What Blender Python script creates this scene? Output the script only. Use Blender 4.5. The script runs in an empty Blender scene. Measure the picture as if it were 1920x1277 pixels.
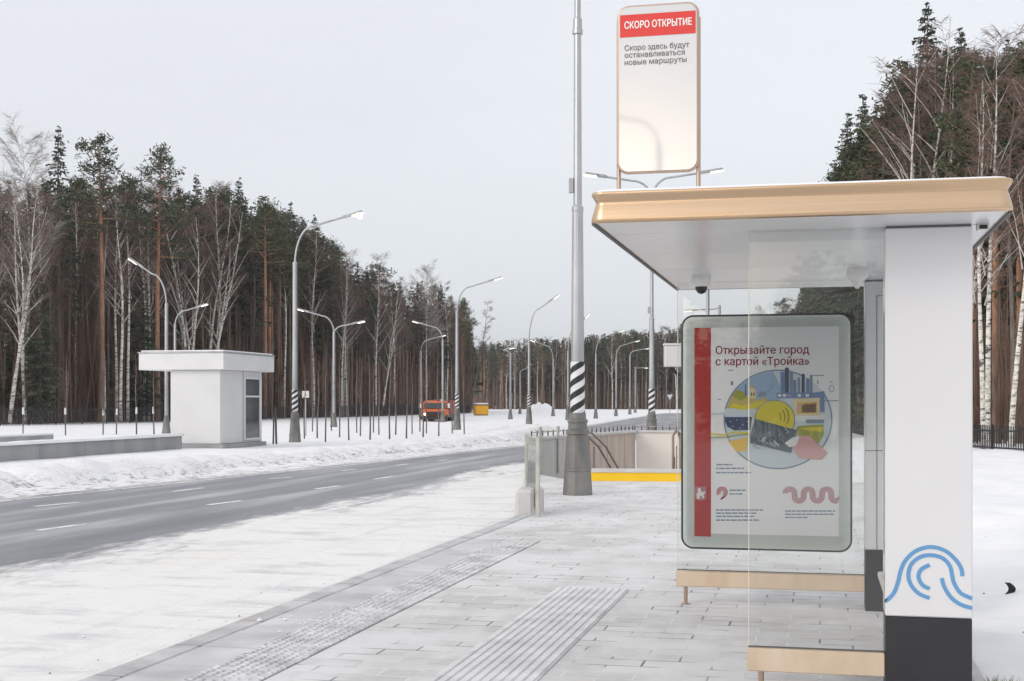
import bpy, math, random
from mathutils import Vector, Matrix, noise
from mathutils.geometry import delaunay_2d_cdt
R = math.radians
random.seed(7)
sc = bpy.context.scene
COL = sc.collection
F, CX, HY, EYE = 2500.0, 960.0, 752.0, 1.6
YAW = R(13.0)
S, C = math.sin(YAW), math.cos(YAW)

# ------------------------------------------------------------------ measuring helpers
def W(px, D, z=0.0):
    """world point at viewing distance D (metres along the view axis) in the direction of column px"""
    X = (px - CX) / F * D
    return Vector((X * C - D * S, X * S + D * C, z))
def ZY(py, D): return EYE + D * (HY - py) / F
def G(px, py, z=0.0): return W(px, (EYE - z) * F / (py - HY), z)
def PV(px, py, v):
    """(u, z) where the ray through a picture point meets the upright plane Y = v"""
    k = (px - CX) / F
    D = v / (k * S + C)
    return (k * D * C - D * S, EYE + D * (HY - py) / F)
def lerp(a, b, t): return a + (b - a) * t
def interp(x, pts):
    if x <= pts[0][0]: return pts[0][1]
    for (x0, y0), (x1, y1) in zip(pts, pts[1:]):
        if x <= x1: return y0 + (y1 - y0) * (x - x0) / (x1 - x0)
    return pts[-1][1]
def fbm(x, y, s=1.0, o=4): return noise.fractal(Vector((x * s, y * s, 3.7)), 0.9, 2.0, o)

# ------------------------------------------------------------------ mesh collector
class MB:
    def __init__(s): s.v, s.f, s.m, s.sm = [], [], [], []
    def add(s, vs, fs, mat=0, smooth=False, M=None):
        n = len(s.v)
        s.v += [tuple(M @ Vector(q)) if M else tuple(q) for q in vs]
        for f in fs:
            s.f.append([i + n for i in f]); s.m.append(mat); s.sm.append(smooth)
    def box(s, x0, x1, y0, y1, z0, z1, mat=0, M=None):
        vs = [(x0,y0,z0),(x1,y0,z0),(x1,y1,z0),(x0,y1,z0),(x0,y0,z1),(x1,y0,z1),(x1,y1,z1),(x0,y1,z1)]
        s.add(vs, [(0,3,2,1),(4,5,6,7),(0,1,5,4),(1,2,6,5),(2,3,7,6),(3,0,4,7)], mat, False, M)
    def bbox(s, x0, x1, y0, y1, z0, z1, b, mat=0, M=None):
        """box with chamfered edges"""
        vs, idx = [], {}
        for ix in (0, 1):
            for iy in (0, 1):
                for iz in (0, 1):
                    X, Y, Z = (x0, x1)[ix], (y0, y1)[iy], (z0, z1)[iz]
                    dx, dy, dz = (b, -b)[ix], (b, -b)[iy], (b, -b)[iz]
                    for a, q in enumerate(((X, Y+dy, Z+dz), (X+dx, Y, Z+dz), (X+dx, Y+dy, Z))):
                        idx[ix, iy, iz, a] = len(vs); vs.append(q)
        fs = []
        for a in range(3):
            o = [k for k in range(3) if k != a]
            for e in (0, 1):
                q = []
                for (p, r) in ((0,0),(1,0),(1,1),(0,1)):
                    c = [0,0,0]; c[a] = e; c[o[0]] = p; c[o[1]] = r; q.append(idx[c[0],c[1],c[2],a])
                fs.append(q)
                for e2 in (0, 1):
                    pass
        for a in range(3):   # edges along axis a
            o = [k for k in range(3) if k != a]
            for p in (0, 1):
                for r in (0, 1):
                    q = []
                    for (t, w) in ((0, o[0]), (1, o[0]), (1, o[1]), (0, o[1])):
                        c = [0,0,0]; c[a] = t; c[o[0]] = p; c[o[1]] = r; q.append(idx[c[0],c[1],c[2],w])
                    fs.append(q)
        for ix in (0, 1):
            for iy in (0, 1):
                for iz in (0, 1): fs.append([idx[ix,iy,iz,0], idx[ix,iy,iz,1], idx[ix,iy,iz,2]])
        s.add(vs, fs, mat, False, M)
    def tube(s, pts, rad, n=8, mat=0, caps=True, smooth=True, M=None):
        pts = [Vector(p) for p in pts]
        if not isinstance(rad, (list, tuple)): rad = [rad] * len(pts)
        vs, fs = [], []
        ref = None
        for i, p in enumerate(pts):
            d = (pts[min(i+1, len(pts)-1)] - pts[max(i-1, 0)])
            d = d.normalized() if d.length > 1e-9 else Vector((0, 0, 1))
            if ref is None: ref = d.orthogonal().normalized()
            ref = (ref - d * ref.dot(d))
            ref = ref.normalized() if ref.length > 1e-6 else d.orthogonal().normalized()
            b = d.cross(ref)
            for k in range(n):
                a = 2 * math.pi * k / n
                vs.append(p + (ref * math.cos(a) + b * math.sin(a)) * rad[i])
        for i in range(len(pts) - 1):
            for k in range(n):
                k2 = (k + 1) % n
                fs.append((i*n+k, i*n+k2, (i+1)*n+k2, (i+1)*n+k))
        s.add(vs, fs, mat, smooth, M)
        if caps:
            L = (len(pts) - 1) * n
            s.add([vs[k] for k in range(n)], [tuple(range(n))[::-1]], mat, False, M)
            s.add([vs[L + k] for k in range(n)], [tuple(range(n))], mat, False, M)
    def lathe(s, prof, n=20, mat=0, smooth=False, M=None, caps=True):
        vs, fs = [], []
        for r, z in prof:
            for k in range(n):
                a = 2 * math.pi * k / n
                vs.append((r * math.cos(a), r * math.sin(a), z))
        for i in range(len(prof) - 1):
            for k in range(n):
                k2 = (k + 1) % n
                fs.append((i*n+k, i*n+k2, (i+1)*n+k2, (i+1)*n+k))
        s.add(vs, fs, mat, smooth, M)
        if caps:
            L = (len(prof) - 1) * n
            if prof[0][0] > 1e-4: s.add(vs[:n], [tuple(range(n))[::-1]], mat, False, M)
            if prof[-1][0] > 1e-4: s.add(vs[L:L+n], [tuple(range(n))], mat, False, M)
    def prism(s, poly, z0, z1, mat=0, M=None):
        n = len(poly)
        vs = [(x, y, z0) for x, y in poly] + [(x, y, z1) for x, y in poly]
        fs = [tuple(range(n))[::-1], tuple(range(n, 2*n))] + [(i, (i+1) % n, (i+1) % n + n, i + n) for i in range(n)]
        s.add(vs, fs, mat, False, M)
    def plate(s, poly, y0, y1, mat=0):
        """polygon in (x, z) given a thickness in y"""
        n = len(poly)
        vs = [(x, y0, z) for x, z in poly] + [(x, y1, z) for x, z in poly]
        fs = [tuple(range(n)), tuple(range(n, 2*n))[::-1]] + [(i, i + n, (i+1) % n + n, (i+1) % n) for i in range(n)]
        s.add(vs, fs, mat)
    def stroke(s, pts, w, y0, y1, mat=0):
        """flat ribbon of width w along (x, z) points, between planes y0 and y1"""
        P = [Vector(p) for p in pts]
        L, Rr = [], []
        for i, p in enumerate(P):
            d = (P[min(i+1, len(P)-1)] - P[max(i-1, 0)]).normalized()
            nrm = Vector((-d.y, d.x)) * (w / 2)
            L.append(p + nrm); Rr.append(p - nrm)
        for i in range(len(P) - 1):
            s.plate([tuple(q) for q in (L[i], Rr[i], Rr[i+1], L[i+1])], y0, y1, mat)
    def ribbon(s, pts, w0, w1, mat=0):
        P = [Vector(p) for p in pts]; vs, fs = [], []
        side = (P[-1] - P[0]).cross(Vector((random.uniform(-1,1), random.uniform(-1,1), random.uniform(-.4,.4))))
        side = side.normalized() if side.length > 1e-6 else Vector((1, 0, 0))
        for i, p in enumerate(P):
            w = lerp(w0, w1, i / (len(P) - 1)) / 2
            vs += [p - side * w, p + side * w]
        for i in range(len(P) - 1): fs.append((2*i, 2*i+1, 2*i+3, 2*i+2))
        s.add(vs, fs, mat, False)
    def build(s, name, mats, parent=None, offset=None):
        me = bpy.data.meshes.new(name)
        off = Vector(offset) if offset is not None else Vector((0, 0, 0))
        use = sorted(set(i for f in s.f for i in f)); mp = {i: k for k, i in enumerate(use)}
        me.from_pydata([(s.v[i][0] - off.x, s.v[i][1] - off.y, s.v[i][2] - off.z) for i in use], [], [[mp[i] for i in f] for f in s.f])
        for m in (mats if isinstance(mats, (list, tuple)) else [mats]): me.materials.append(m)
        me.polygons.foreach_set('material_index', s.m)
        me.polygons.foreach_set('use_smooth', s.sm)
        me.update()
        o = bpy.data.objects.new(name, me); COL.objects.link(o)
        if parent is not None: o.parent = parent
        return o

def tag(o, label=None, cat=None, group=None, kind=None):
    if label: o['label'] = label
    if cat: o['category'] = cat
    if group: o['group'] = group
    if kind: o['kind'] = kind
    return o
def thing(name, label, cat, loc=(0,0,0), rz=0.0, group=None):
    o = bpy.data.objects.new(name, None); COL.objects.link(o)
    o.location = loc; o.rotation_euler = (0, 0, rz); o.empty_display_size = .2
    return tag(o, label, cat, group)
def kids(o): return [c for c in bpy.data.objects if c.parent == o]
def copy_tree(o, parent=None, cache=None):
    c = o.copy(); COL.objects.link(c)
    if parent is not None: c.parent = parent
    for ch in KID.get(o, None) or kids(o): copy_tree(ch, c)
    return c
KID = {}

# ------------------------------------------------------------------ materials
def mat(name, col, rough=.6, metal=0.0, spec=.5, emit=None, estr=0.0):
    m = bpy.data.materials.new(name); m.use_nodes = True
    b = m.node_tree.nodes['Principled BSDF']
    b.inputs['Base Color'].default_value = (*col, 1); b.inputs['Roughness'].default_value = rough
    b.inputs['Metallic'].default_value = metal; b.inputs['Specular IOR Level'].default_value = spec
    if emit: b.inputs['Emission Color'].default_value = (*emit, 1); b.inputs['Emission Strength'].default_value = estr
    return m
class NT:
    def __init__(s, m): s.t = m.node_tree; s.b = s.t.nodes.get('Principled BSDF')
    def n(s, typ, **kw):
        x = s.t.nodes.new(typ)
        for k, v in kw.items():
            if k.startswith('i_'): x.inputs[k[2:].replace('_', ' ')].default_value = v
            else: setattr(x, k, v)
        return x
    def l(s, a, b): s.t.links.new(a, b)
    def math(s, op, a, b=None, c=None, clamp=False):
        x = s.t.nodes.new('ShaderNodeMath'); x.operation = op; x.use_clamp = clamp
        for i, q in enumerate((a, b, c)):
            if q is None: continue
            if isinstance(q, (int, float)): x.inputs[i].default_value = q
            else: s.l(q, x.inputs[i])
        return x.outputs[0]
    def noise(s, vec, scale, detail=4, rough=.55):
        x = s.t.nodes.new('ShaderNodeTexNoise'); x.inputs['Scale'].default_value = scale
        x.inputs['Detail'].default_value = detail; x.inputs['Roughness'].default_value = rough
        if vec is not None: s.l(vec, x.inputs['Vector'])
        return x.outputs['Fac']
    def mapped(s, vec, scale=(1,1,1), rot=(0,0,0)):
        x = s.t.nodes.new('ShaderNodeMapping'); x.inputs['Scale'].default_value = scale; x.inputs['Rotation'].default_value = rot
        s.l(vec, x.inputs['Vector']); return x.outputs[0]
    def ramp(s, fac, stops):
        x = s.t.nodes.new('ShaderNodeValToRGB'); e = x.color_ramp.elements
        while len(e) < len(stops): e.new(.5)
        for i, (p, c) in enumerate(stops):
            e[i].position = p; e[i].color = (*c, 1) if len(c) == 3 else c
        s.l(fac, x.inputs['Fac']); return x.outputs['Color']
    def mix(s, fac, a, b):
        x = s.t.nodes.new('ShaderNodeMix'); x.data_type = 'RGBA'
        for i, q in ((0, fac), (6, a), (7, b)):
            if isinstance(q, (int, float)): x.inputs[i].default_value = q
            elif isinstance(q, tuple): x.inputs[i].default_value = (*q, 1)
            else: s.l(q, x.inputs[i])
        return x.outputs[2]
    def map01(s, v, a, b): 
        x = s.t.nodes.new('ShaderNodeMapRange'); x.interpolation_type = 'SMOOTHSTEP'
        x.inputs['From Min'].default_value = a; x.inputs['From Max'].default_value = b
        s.l(v, x.inputs['Value']); return x.outputs[0]
    def bump(s, h, strength=.3, dist=.02):
        x = s.t.nodes.new('ShaderNodeBump'); x.inputs['Strength'].default_value = strength; x.inputs['Distance'].default_value = dist
        s.l(h, x.inputs['Height']); s.l(x.outputs[0], s.b.inputs['Normal'])
    def obj(s): return s.t.nodes.new('ShaderNodeTexCoord').outputs['Object']
    def uv(s): return s.t.nodes.new('ShaderNodeTexCoord').outputs['UV']
    def sep(s, v):
        x = s.t.nodes.new('ShaderNodeSeparateXYZ'); s.l(v, x.inputs[0]); return x.outputs
    def color(s, c): s.l(c, s.b.inputs['Base Color'])
def noisy(name, c0, c1, scale, rough=.7, metal=0.0, bump=0.0, stretch=(1,1,1), detail=5, lo=.35, hi=.65, spec=.5):
    m = mat(name, c0, rough, metal, spec); t = NT(m)
    v = t.mapped(t.obj(), stretch); f = t.noise(v, scale, detail)
    t.color(t.ramp(f, [(lo, c0), (hi, c1)]))
    if bump: t.bump(f, bump, .02)
    return m

M = {}
M['snow'] = noisy('snow', (.76,.77,.80), (.85,.85,.86), 1.1, .75, bump=.5, detail=8)
def mk_snowbank():
    m = mat('ploughed_snow', (.8,.8,.82), .8); t = NT(m); o = t.obj()
    z = t.sep(o)[2]
    f = t.noise(o, 2.6, 8, .65); g = t.noise(t.mapped(o, (1,1,2.5)), 7, 5, .7)
    zz = t.map01(z, .16, -.08); dirt = t.math('MULTIPLY', t.math('MULTIPLY', t.map01(f, .42, .60), t.map01(g, .44, .60)), t.math('ADD', .12, zz))
    t.color(t.mix(t.math('MULTIPLY', dirt, .95), (.80,.80,.82), (.30,.28,.27)))
    t.bump(t.noise(o, 9, 6, .7), .6, .06)
    return m
M['ploughed'] = mk_snowbank()
def mk_road():
    m = mat('road_asphalt', (.09,.09,.1), .8); t = NT(m); o = t.obj(); x, y, z = t.sep(o)
    dl = t.sep(t.uv())[0]
    st = t.noise(t.mapped(o, (1.3,.09,1), (0,0,R(4))), 1.0, 6, .6)
    fine = t.noise(o, 60, 3)
    mid = t.noise(o, 1.7, 6)
    col = t.ramp(st, [(.30, (.165,.168,.192)), (.50, (.25,.254,.28)), (.66, (.44,.444,.465))])
    col = t.mix(t.math('MULTIPLY', fine, .30), col, (.14,.14,.155))
    # wind-blown and trodden snow lying in the bus bay
    wet = t.noise(t.mapped(o, (.5,.12,1), (0,0,R(7))), 1.0, 5, .6)
    col = t.mix(t.math('MULTIPLY', t.map01(wet, .48, .68), .55), col, (.13,.132,.15))
    edge = t.math('ADD', x, t.math('MULTIPLY', t.math('SUBTRACT', t.noise(t.mapped(o, (1,.22,1), (0,0,R(-6))), .9, 7, .62),   .5), 4.6))
    edge = t.math('ADD', edge, t.math('MULTIPLY', t.math('SUBTRACT', t.noise(t.mapped(o, (1.4,.5,1)), 3.0, 6, .7), .5), 2.4))
    bay = t.map01(edge, -8.5, -7.5)
    lf = t.math('ADD', dl, t.math('MULTIPLY', t.math('SUBTRACT', t.noise(t.mapped(o, (1,.3,1)), 1.4, 5), .5), 1.6))
    left = t.math('SUBTRACT', 1.0, t.map01(lf, .1, .9))
    bars = t.noise(t.mapped(o, (.55,1.5,1), (0,0,R(-4))), 1.5, 8, .68)
    sn = t.mix(t.map01(bars, .49, .68), (.765,.758,.75), (.58,.58,.595))
    sn = t.mix(t.math('MULTIPLY', t.map01(t.noise(t.mapped(o, (.9,.35,1)), .7, 4), .5, .7), .5), sn, (.74,.72,.68))
    trk = t.noise(t.mapped(o, (3.2,.13,1), (0,0,R(3))), 1.0, 5, .62)
    sn = t.mix(t.math('MULTIPLY', t.map01(trk, .52, .70), .65), sn, (.62,.625,.65))
    sn = t.mix(t.math('MULTIPLY', t.map01(t.noise(t.mapped(o, (1,.5,1)), 3.5, 6, .7), .56, .76), .35), sn, (.64,.61,.58))
    sn = t.mix(t.math('MULTIPLY', t.map01(t.noise(o, 22, 1), .74, .78), .6), sn, (.25,.24,.23))
    fac = t.math('MAXIMUM', bay, t.math('MULTIPLY', left, .9))
    t.color(t.mix(fac, col, sn))
    rel = t.math('ADD', t.math('MULTIPLY', bars, 1.2), t.noise(t.mapped(o, (1,.6,1)), 3.0, 3, .5))
    t.l(t.mix(fac, (.55,.55,.55), (.8,.8,.8)), t.b.inputs['Roughness'])
    t.bump(t.math('ADD', t.math('MULTIPLY', t.math('MULTIPLY', fine, .12), t.math('SUBTRACT', 1.0, fac)), t.math('MULTIPLY', rel, fac)), .45, .06)
    return m
M['road'] = mk_road()
def mk_paint():
    m = mat('worn_line_paint', (.7,.7,.7), .7); t = NT(m)
    f = t.noise(t.mapped(t.obj(), (1,.25,1)), 9, 5, .65)
    t.color(t.ramp(f, [(.30, (.22,.22,.235)), (.48, (.78,.78,.78))])); return m
M['paint'] = mk_paint()
def mk_pavers():
    m = mat('snow_dusted_pavers', (.5,.5,.5), .8); t = NT(m); o = t.obj()
    b = t.n('ShaderNodeTexBrick'); b.offset = .5; b.squash = 1
    t.l(t.mapped(o, (1,1,1)), b.inputs['Vector'])
    for k, v in (('Scale', 1.0), ('Brick Width', .42), ('Row Height', .20), ('Mortar Size', .008), ('Mortar Smooth', .25), ('Bias', 0.0)): b.inputs[k].default_value = v
    b.inputs['Color1'].default_value = (0,0,0,1); b.inputs['Color2'].default_value = (1,1,1,1); b.inputs['Mortar'].default_value = (.5,.5,.5,1)
    big = t.noise(o, .45, 5, .6); mid = t.noise(t.mapped(o, (1,.5,1)), 2.2, 6, .65); fine = t.noise(o, 90, 3)
    stone = t.mix(b.outputs['Color'], (.49,.48,.475), (.61,.60,.595))
    stone = t.mix(t.math('MULTIPLY', t.map01(t.noise(o, .33, 3), .52, .72), .15), stone, (.52,.48,.465))
    snowf = t.math('MULTIPLY', t.map01(t.math('ADD', t.math('MULTIPLY', big, .55), t.math('MULTIPLY', mid, .45)), .40, .60), .72)
    c = t.mix(snowf, stone, (.76,.76,.775))
    c = t.mix(t.math('MULTIPLY', fine, .20), c, (.40,.39,.39))
    # joints: dark gaps, many of them filled by snow
    jn = t.map01(t.noise(o, 1.9, 5), .46, .62)
    jc = t.mix(jn, (.66,.66,.67), (.13,.125,.13))
    t.color(t.mix(t.math('MULTIPLY', b.outputs['Fac'], .9), c, jc))
    t.bump(t.math('ADD', t.math('MULTIPLY', b.outputs['Fac'], -1.0), t.math('MULTIPLY', mid, .4)), .35, .012)
    return m
M['pavers'] = mk_pavers()
M['edge_slab'] = noisy('snow_dusted_edge_slab', (.42,.42,.425), (.62,.62,.63), 1.6, .8, bump=.2, detail=7)
def mk_kerb():
    m = mat('granite_kerb', (.5,.5,.5), .8); t = NT(m); o = t.obj(); y = t.sep(o)[1]
    j = t.math('LESS_THAN', t.math('FRACT', y), .012)
    f = t.noise(o, 2.3, 7, .65); g = t.noise(o, 70, 2)
    c = t.ramp(f, [(.36, (.40,.40,.405)), (.6, (.60,.60,.61))])
    c = t.mix(t.math('MULTIPLY', t.map01(t.noise(o, .8, 3), .60, .68), .5), c, (.52,.40,.36))
    c = t.mix(t.math('MULTIPLY', g, .3), c, (.3,.3,.3))
    t.color(t.mix(j, c, (.12,.12,.12))); t.bump(f, .3, .01); return m
M['kerb'] = mk_kerb()
M['tactile'] = noisy('ribbed_concrete', (.56,.56,.565), (.74,.74,.75), 3.0, .8, bump=.2, detail=7)
M['studs'] = noisy('studded_concrete', (.43,.43,.44), (.66,.66,.67), 4.0, .85, bump=.3, detail=6)
M['concrete'] = noisy('wall_concrete', (.27,.275,.285), (.36,.365,.37), 1.1, .85, bump=.15, stretch=(1,1,.35))
M['pale_concrete'] = noisy('pale_concrete', (.52,.51,.50), (.62,.62,.62), 2.0, .85, bump=.2)
M['plaster'] = noisy('white_plaster', (.61,.61,.615), (.66,.66,.665), .7, .75)
M['plaster_trim'] = noisy('white_roof_trim', (.64,.64,.645), (.69,.69,.695), .9, .6)
M['cream'] = noisy('cream_cladding', (.78,.73,.68), (.84,.80,.76), .8, .5)
def mk_brownpanel():
    m = mat('brown_cladding', (.3,.24,.21), .5); t = NT(m); o = t.obj(); y = t.sep(o)[1]
    j = t.math('LESS_THAN', t.math('FRACT', t.math('MULTIPLY', y, .7)), .025)
    f = t.noise(t.mapped(o, (1,1,.15)), 3, 4)
    t.color(t.mix(j, t.ramp(f, [(.35, (.40,.325,.28)), (.65, (.54,.46,.41))]), (.19,.15,.13))); return m
M['brown_panel'] = mk_brownpanel()
M['grey_panel'] = noisy('grey_ribbed_panel', (.44,.445,.43), (.54,.545,.53), 6, .6, stretch=(1,3,.1))
M['galv'] = noisy('galvanised_steel', (.36,.37,.385), (.50,.51,.525), 2.5, .42, .75, stretch=(1,1,.25), detail=6)
M['cast'] = noisy('grey_cast_iron', (.155,.153,.15), (.25,.245,.235), 3.0, .5, .35, bump=.1, stretch=(1,1,.4), detail=6)
M['rail_steel'] = noisy('pale_rail_steel', (.40,.40,.37), (.52,.52,.48), 4, .4, .6)
M['dark_steel'] = mat('dark_steel', (.05,.05,.055), .5, .6)
M['brown_steel'] = mat('brown_handrail', (.24,.19,.16), .4, .5)
M['yellow'] = noisy('yellow_paint', (.86,.53,.005), (.90,.58,.012), 2, .5)
def mk_gold():
    m = mat('champagne_metal', (.8,.6,.4), .24, .85); t = NT(m); o = t.obj()
    f = t.noise(t.mapped(o, (.5,.5,26)), 1.0, 4); t.color(t.ramp(f, [(.3, (.56,.395,.25)), (.7, (.64,.47,.32))]))
    return m
M['gold'] = mk_gold()
M['gold_rail'] = noisy('gold_rail', (.66,.52,.38), (.76,.63,.49), 5, .4, .6, stretch=(1,1,.4), detail=6)
M['gold_tube'] = mat('gold_tube', (.50,.38,.30), .3, .9)
M['soffit'] = noisy('soffit_panel', (.62,.625,.63), (.67,.675,.68), .8, .25)
M['groove'] = mat('dark_groove', (.10,.10,.105), .6)
M['pillar_white'] = noisy('white_enamel', (.66,.66,.68), (.69,.69,.705), .6, .14)
M['pillar_dark'] = noisy('dark_plinth', (.012,.0115,.014), (.022,.021,.025), 1.5, .5)
M['pillar_grey'] = noisy('grey_enamel', (.50,.51,.52), (.56,.57,.58), .8, .2)
M['blue'] = mat('blue_vinyl', (.12,.30,.55), .4)
M['bench'] = mat('bench_slab', (.50,.51,.53), .4)
M['black'] = mat('black_plastic', (.012,.012,.013), .4)
M['housing'] = mat('white_housing', (.66,.66,.64), .4)
M['cable'] = mat('cable', (.2,.2,.21), .6)
def mk_glass(name, tint, ior=1.5, dusty=0.0):
    m = bpy.data.materials.new(name); m.use_nodes = True; nt = m.node_tree; nt.nodes.clear()
    out = nt.nodes.new('ShaderNodeOutputMaterial'); mx = nt.nodes.new('ShaderNodeMixShader')
    tr = nt.nodes.new('ShaderNodeBsdfTransparent'); tr.inputs[0].default_value = (*tint, 1)
    gl = nt.nodes.new('ShaderNodeBsdfGlossy'); gl.inputs['Roughness'].default_value = .015
    fr = nt.nodes.new('ShaderNodeFresnel'); fr.inputs[0].default_value = ior
    nt.links.new(fr.outputs[0], mx.inputs[0]); nt.links.new(tr.outputs[0], mx.inputs[1]); nt.links.new(gl.outputs[0], mx.inputs[2])
    last = mx
    if dusty:
        df = nt.nodes.new('ShaderNodeBsdfDiffuse'); df.inputs[0].default_value = (.7,.7,.68,1)
        m2 = nt.nodes.new('ShaderNodeMixShader'); tc = nt.nodes.new('ShaderNodeTexCoord')
        nz = nt.nodes.new('ShaderNodeTexNoise'); nz.inputs['Scale'].default_value = 2.2; nz.inputs['Detail'].default_value = 6
        nt.links.new(tc.outputs['Object'], nz.inputs['Vector'])
        mr = nt.nodes.new('ShaderNodeMapRange'); mr.inputs['From Min'].default_value = .35; mr.inputs['From Max'].default_value = .75
        mr.inputs['To Min'].default_value = dusty * .3; mr.inputs['To Max'].default_value = dusty
        nt.links.new(nz.outputs['Fac'], mr.inputs['Value']); nt.links.new(mr.outputs[0], m2.inputs[0])
        nt.links.new(mx.outputs[0], m2.inputs[1]); nt.links.new(df.outputs[0], m2.inputs[2]); last = m2
    nt.links.new(last.outputs[0], out.inputs[0]); return m
M['glass'] = mk_glass('clear_glass', (.975,.98,.976), 1.48, .02)
M['cover'] = mk_glass('poster_cover_glass', (.985,.99,.988), 1.4)
M['glass_edge'] = mat('polished_glass_edge', (.72,.70,.60), .25)
M['window'] = mat('window_glass', (.045,.055,.065), .06, 0, .9)
M['rail_glass'] = mk_glass('railing_glass', (.90,.92,.90), 1.45, .15)
M['white_print'] = mat('white_print', (.80,.80,.81), .35)
M['sign_face'] = mat('glossy_sign_face', (.53,.535,.55), .04); M['sign_face'].node_tree.nodes['Principled BSDF'].inputs['IOR'].default_value = 2.8
M['sign_red'] = mat('glossy_sign_red', (.66,.03,.022), .05); M['sign_red'].node_tree.nodes['Principled BSDF'].inputs['IOR'].default_value = 1.6
M['sign_text'] = mat('sign_dark_text', (.03,.03,.035), .05); M['sign_text'].node_tree.nodes['Principled BSDF'].inputs['IOR'].default_value = 2.3
M['sign_white'] = mat('sign_white_text', (.85,.83,.82), .3)
M['case'] = noisy('grey_green_case', (.53,.58,.555), (.57,.615,.59), .8, .3)
M['case_dark'] = mat('case_edge', (.05,.055,.06), .4, .3)
for k, c in dict(p_red=(.45,.026,.022), p_text=(.26,.008,.03), p_sky=(.33,.46,.66), p_navy=(.055,.08,.17), p_blue=(.16,.25,.45),
                 p_yellow=(.72,.62,.04), p_green=(.36,.38,.06), p_sand=(.55,.45,.16), p_cream=(.78,.66,.42), p_gold=(.68,.45,.10), p_brown=(.16,.10,.06),
                 p_pink=(.66,.38,.38), p_pale=(.62,.70,.76), p_line=(.22,.30,.40), p_card=(.09,.13,.17), p_paper=(.86,.87,.89), p_white=(.8,.81,.82),
                 p_grey=(.42,.42,.46), p_orange=(.85,.55,.12), p_soft=(.47,.20,.23), p_redline=(.50,.10,.12)).items():
    M[k] = mat('ink_' + k[2:], c, .5)
def mk_stripes():
    m = mat('black_white_spiral', (1,1,1), .45); t = NT(m); x, y, z = t.sep(t.obj())
    th = t.math('ARCTAN2', y, x)
    ph = t.math('SUBTRACT', t.math('MULTIPLY', z, 1/.225), t.math('MULTIPLY', th, 2/(2*math.pi)))
    k = t.math('LESS_THAN', t.math('FRACT', t.math('ADD', ph, 20.0)), .5)
    f = t.noise(t.obj(), 8, 5)
    t.color(t.mix(k, t.ramp(f, [(.3, (.62,.62,.63)), (.7, (.74,.74,.75))]), (.015,.015,.017))); return m
M['stripes'] = mk_stripes()
M['lit'] = mat('lit_lamp', (1,.95,.85), .4, emit=(1,.66,.34), estr=1.9)
M['bulb'] = mat('glowing_bulb', (1,1,1), .4, emit=(1,.92,.78), estr=12)
M['lit_small'] = mat('faintly_lit_lamp', (1,.95,.88), .4, emit=(1,.88,.68), estr=1.5)
# trees
def mk_bark(name, c0, c1, scale=6, stretch=(1,1,.15), bump=.4):
    return noisy(name, c0, c1, scale, .9, bump=bump, stretch=stretch, detail=6, spec=.2)
M['spruce_bark'] = mk_bark('spruce_bark', (.10,.075,.06), (.19,.15,.125))
def mk_pinebark():
    m = mat('pine_bark', (.3,.15,.08), .9, spec=.2); t = NT(m); o = t.obj(); z = t.sep(o)[2]
    f = t.noise(t.mapped(o, (1,1,.2)), 5, 6)
    lo = t.ramp(f, [(.35, (.13,.085,.065)), (.65, (.25,.17,.135))]); hi = t.ramp(f, [(.35, (.28,.145,.09)), (.65, (.44,.25,.16))])
    t.color(t.mix(t.map01(z, 3.0, 9.0), lo, hi)); return m
M['pine_bark'] = mk_pinebark()
def mk_birch():
    m = mat('birch_bark', (.7,.68,.64), .8, spec=.2); t = NT(m); o = t.obj()
    f = t.noise(t.mapped(o, (1,1,2.6)), 2.6, 6, .7); g = t.noise(o, 1.0, 3)
    c = t.ramp(f, [(.40, (.06,.055,.05)), (.47, (.56,.53,.48)), (.6, (.76,.73,.67))])
    t.color(t.mix(t.math('MULTIPLY', t.map01(g, .5, .7), .5), c, (.34,.27,.22))); return m
M['birch_bark'] = mk_birch()
M['dark_bark'] = mk_bark('alder_bark', (.12,.095,.085), (.22,.18,.16))
M['twig'] = mat('winter_twigs', (.17,.115,.098), .9, spec=.1)
M['twig_pale'] = mat('pale_winter_twigs', (.34,.305,.285), .9, spec=.1)
M['limb'] = noisy('birch_limb_bark', (.38,.345,.315), (.60,.565,.51), 3, .9, spec=.1)
M['brush'] = noisy('undergrowth_twigs', (.105,.068,.050), (.22,.148,.112), .35, .9, spec=.1)
def foliage(name, c0, c1):
    m = mat(name, c0, .75, spec=.15); t = NT(m); g = t.n('ShaderNodeNewGeometry'); oi = t.n('ShaderNodeObjectInfo')
    f = t.noise(t.obj(), .9, 4, .7)
    r = t.math('ADD', t.math('MULTIPLY', g.outputs['Random Per Island'], .55), t.math('MULTIPLY', f, .45))
    r = t.math('ADD', r, t.math('MULTIPLY', t.math('SUBTRACT', oi.outputs['Random'], .5), .25))
    t.color(t.ramp(r, [(.2, c0), (.8, c1)])); return m
M['spruce'] = foliage('spruce_needles', (.030,.042,.030), (.095,.112,.070))
M['pine'] = foliage('pine_needles', (.040,.052,.034), (.115,.126,.068))
M['dark_wrap'] = mat('dark_trunk_wrap', (.10,.088,.082), .9)
M['white_wrap'] = mat('white_trunk_wrap', (.7,.7,.7), .9)
M['fence'] = mat('black_fence_metal', (.020,.022,.026), .5, .2)
M['truck_orange'] = noisy('muddy_orange_paint', (.42,.13,.06), (.70,.12,.025), 1.6, .5)
M['truck_red'] = noisy('muddy_red_paint', (.22,.05,.045), (.42,.05,.045), 1.2, .6)
M['tyre'] = mat('tyre', (.015,.015,.016), .85)
M['skip'] = noisy('yellow_container_paint', (.80,.38,.01), (.88,.46,.02), 2, .5)
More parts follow.
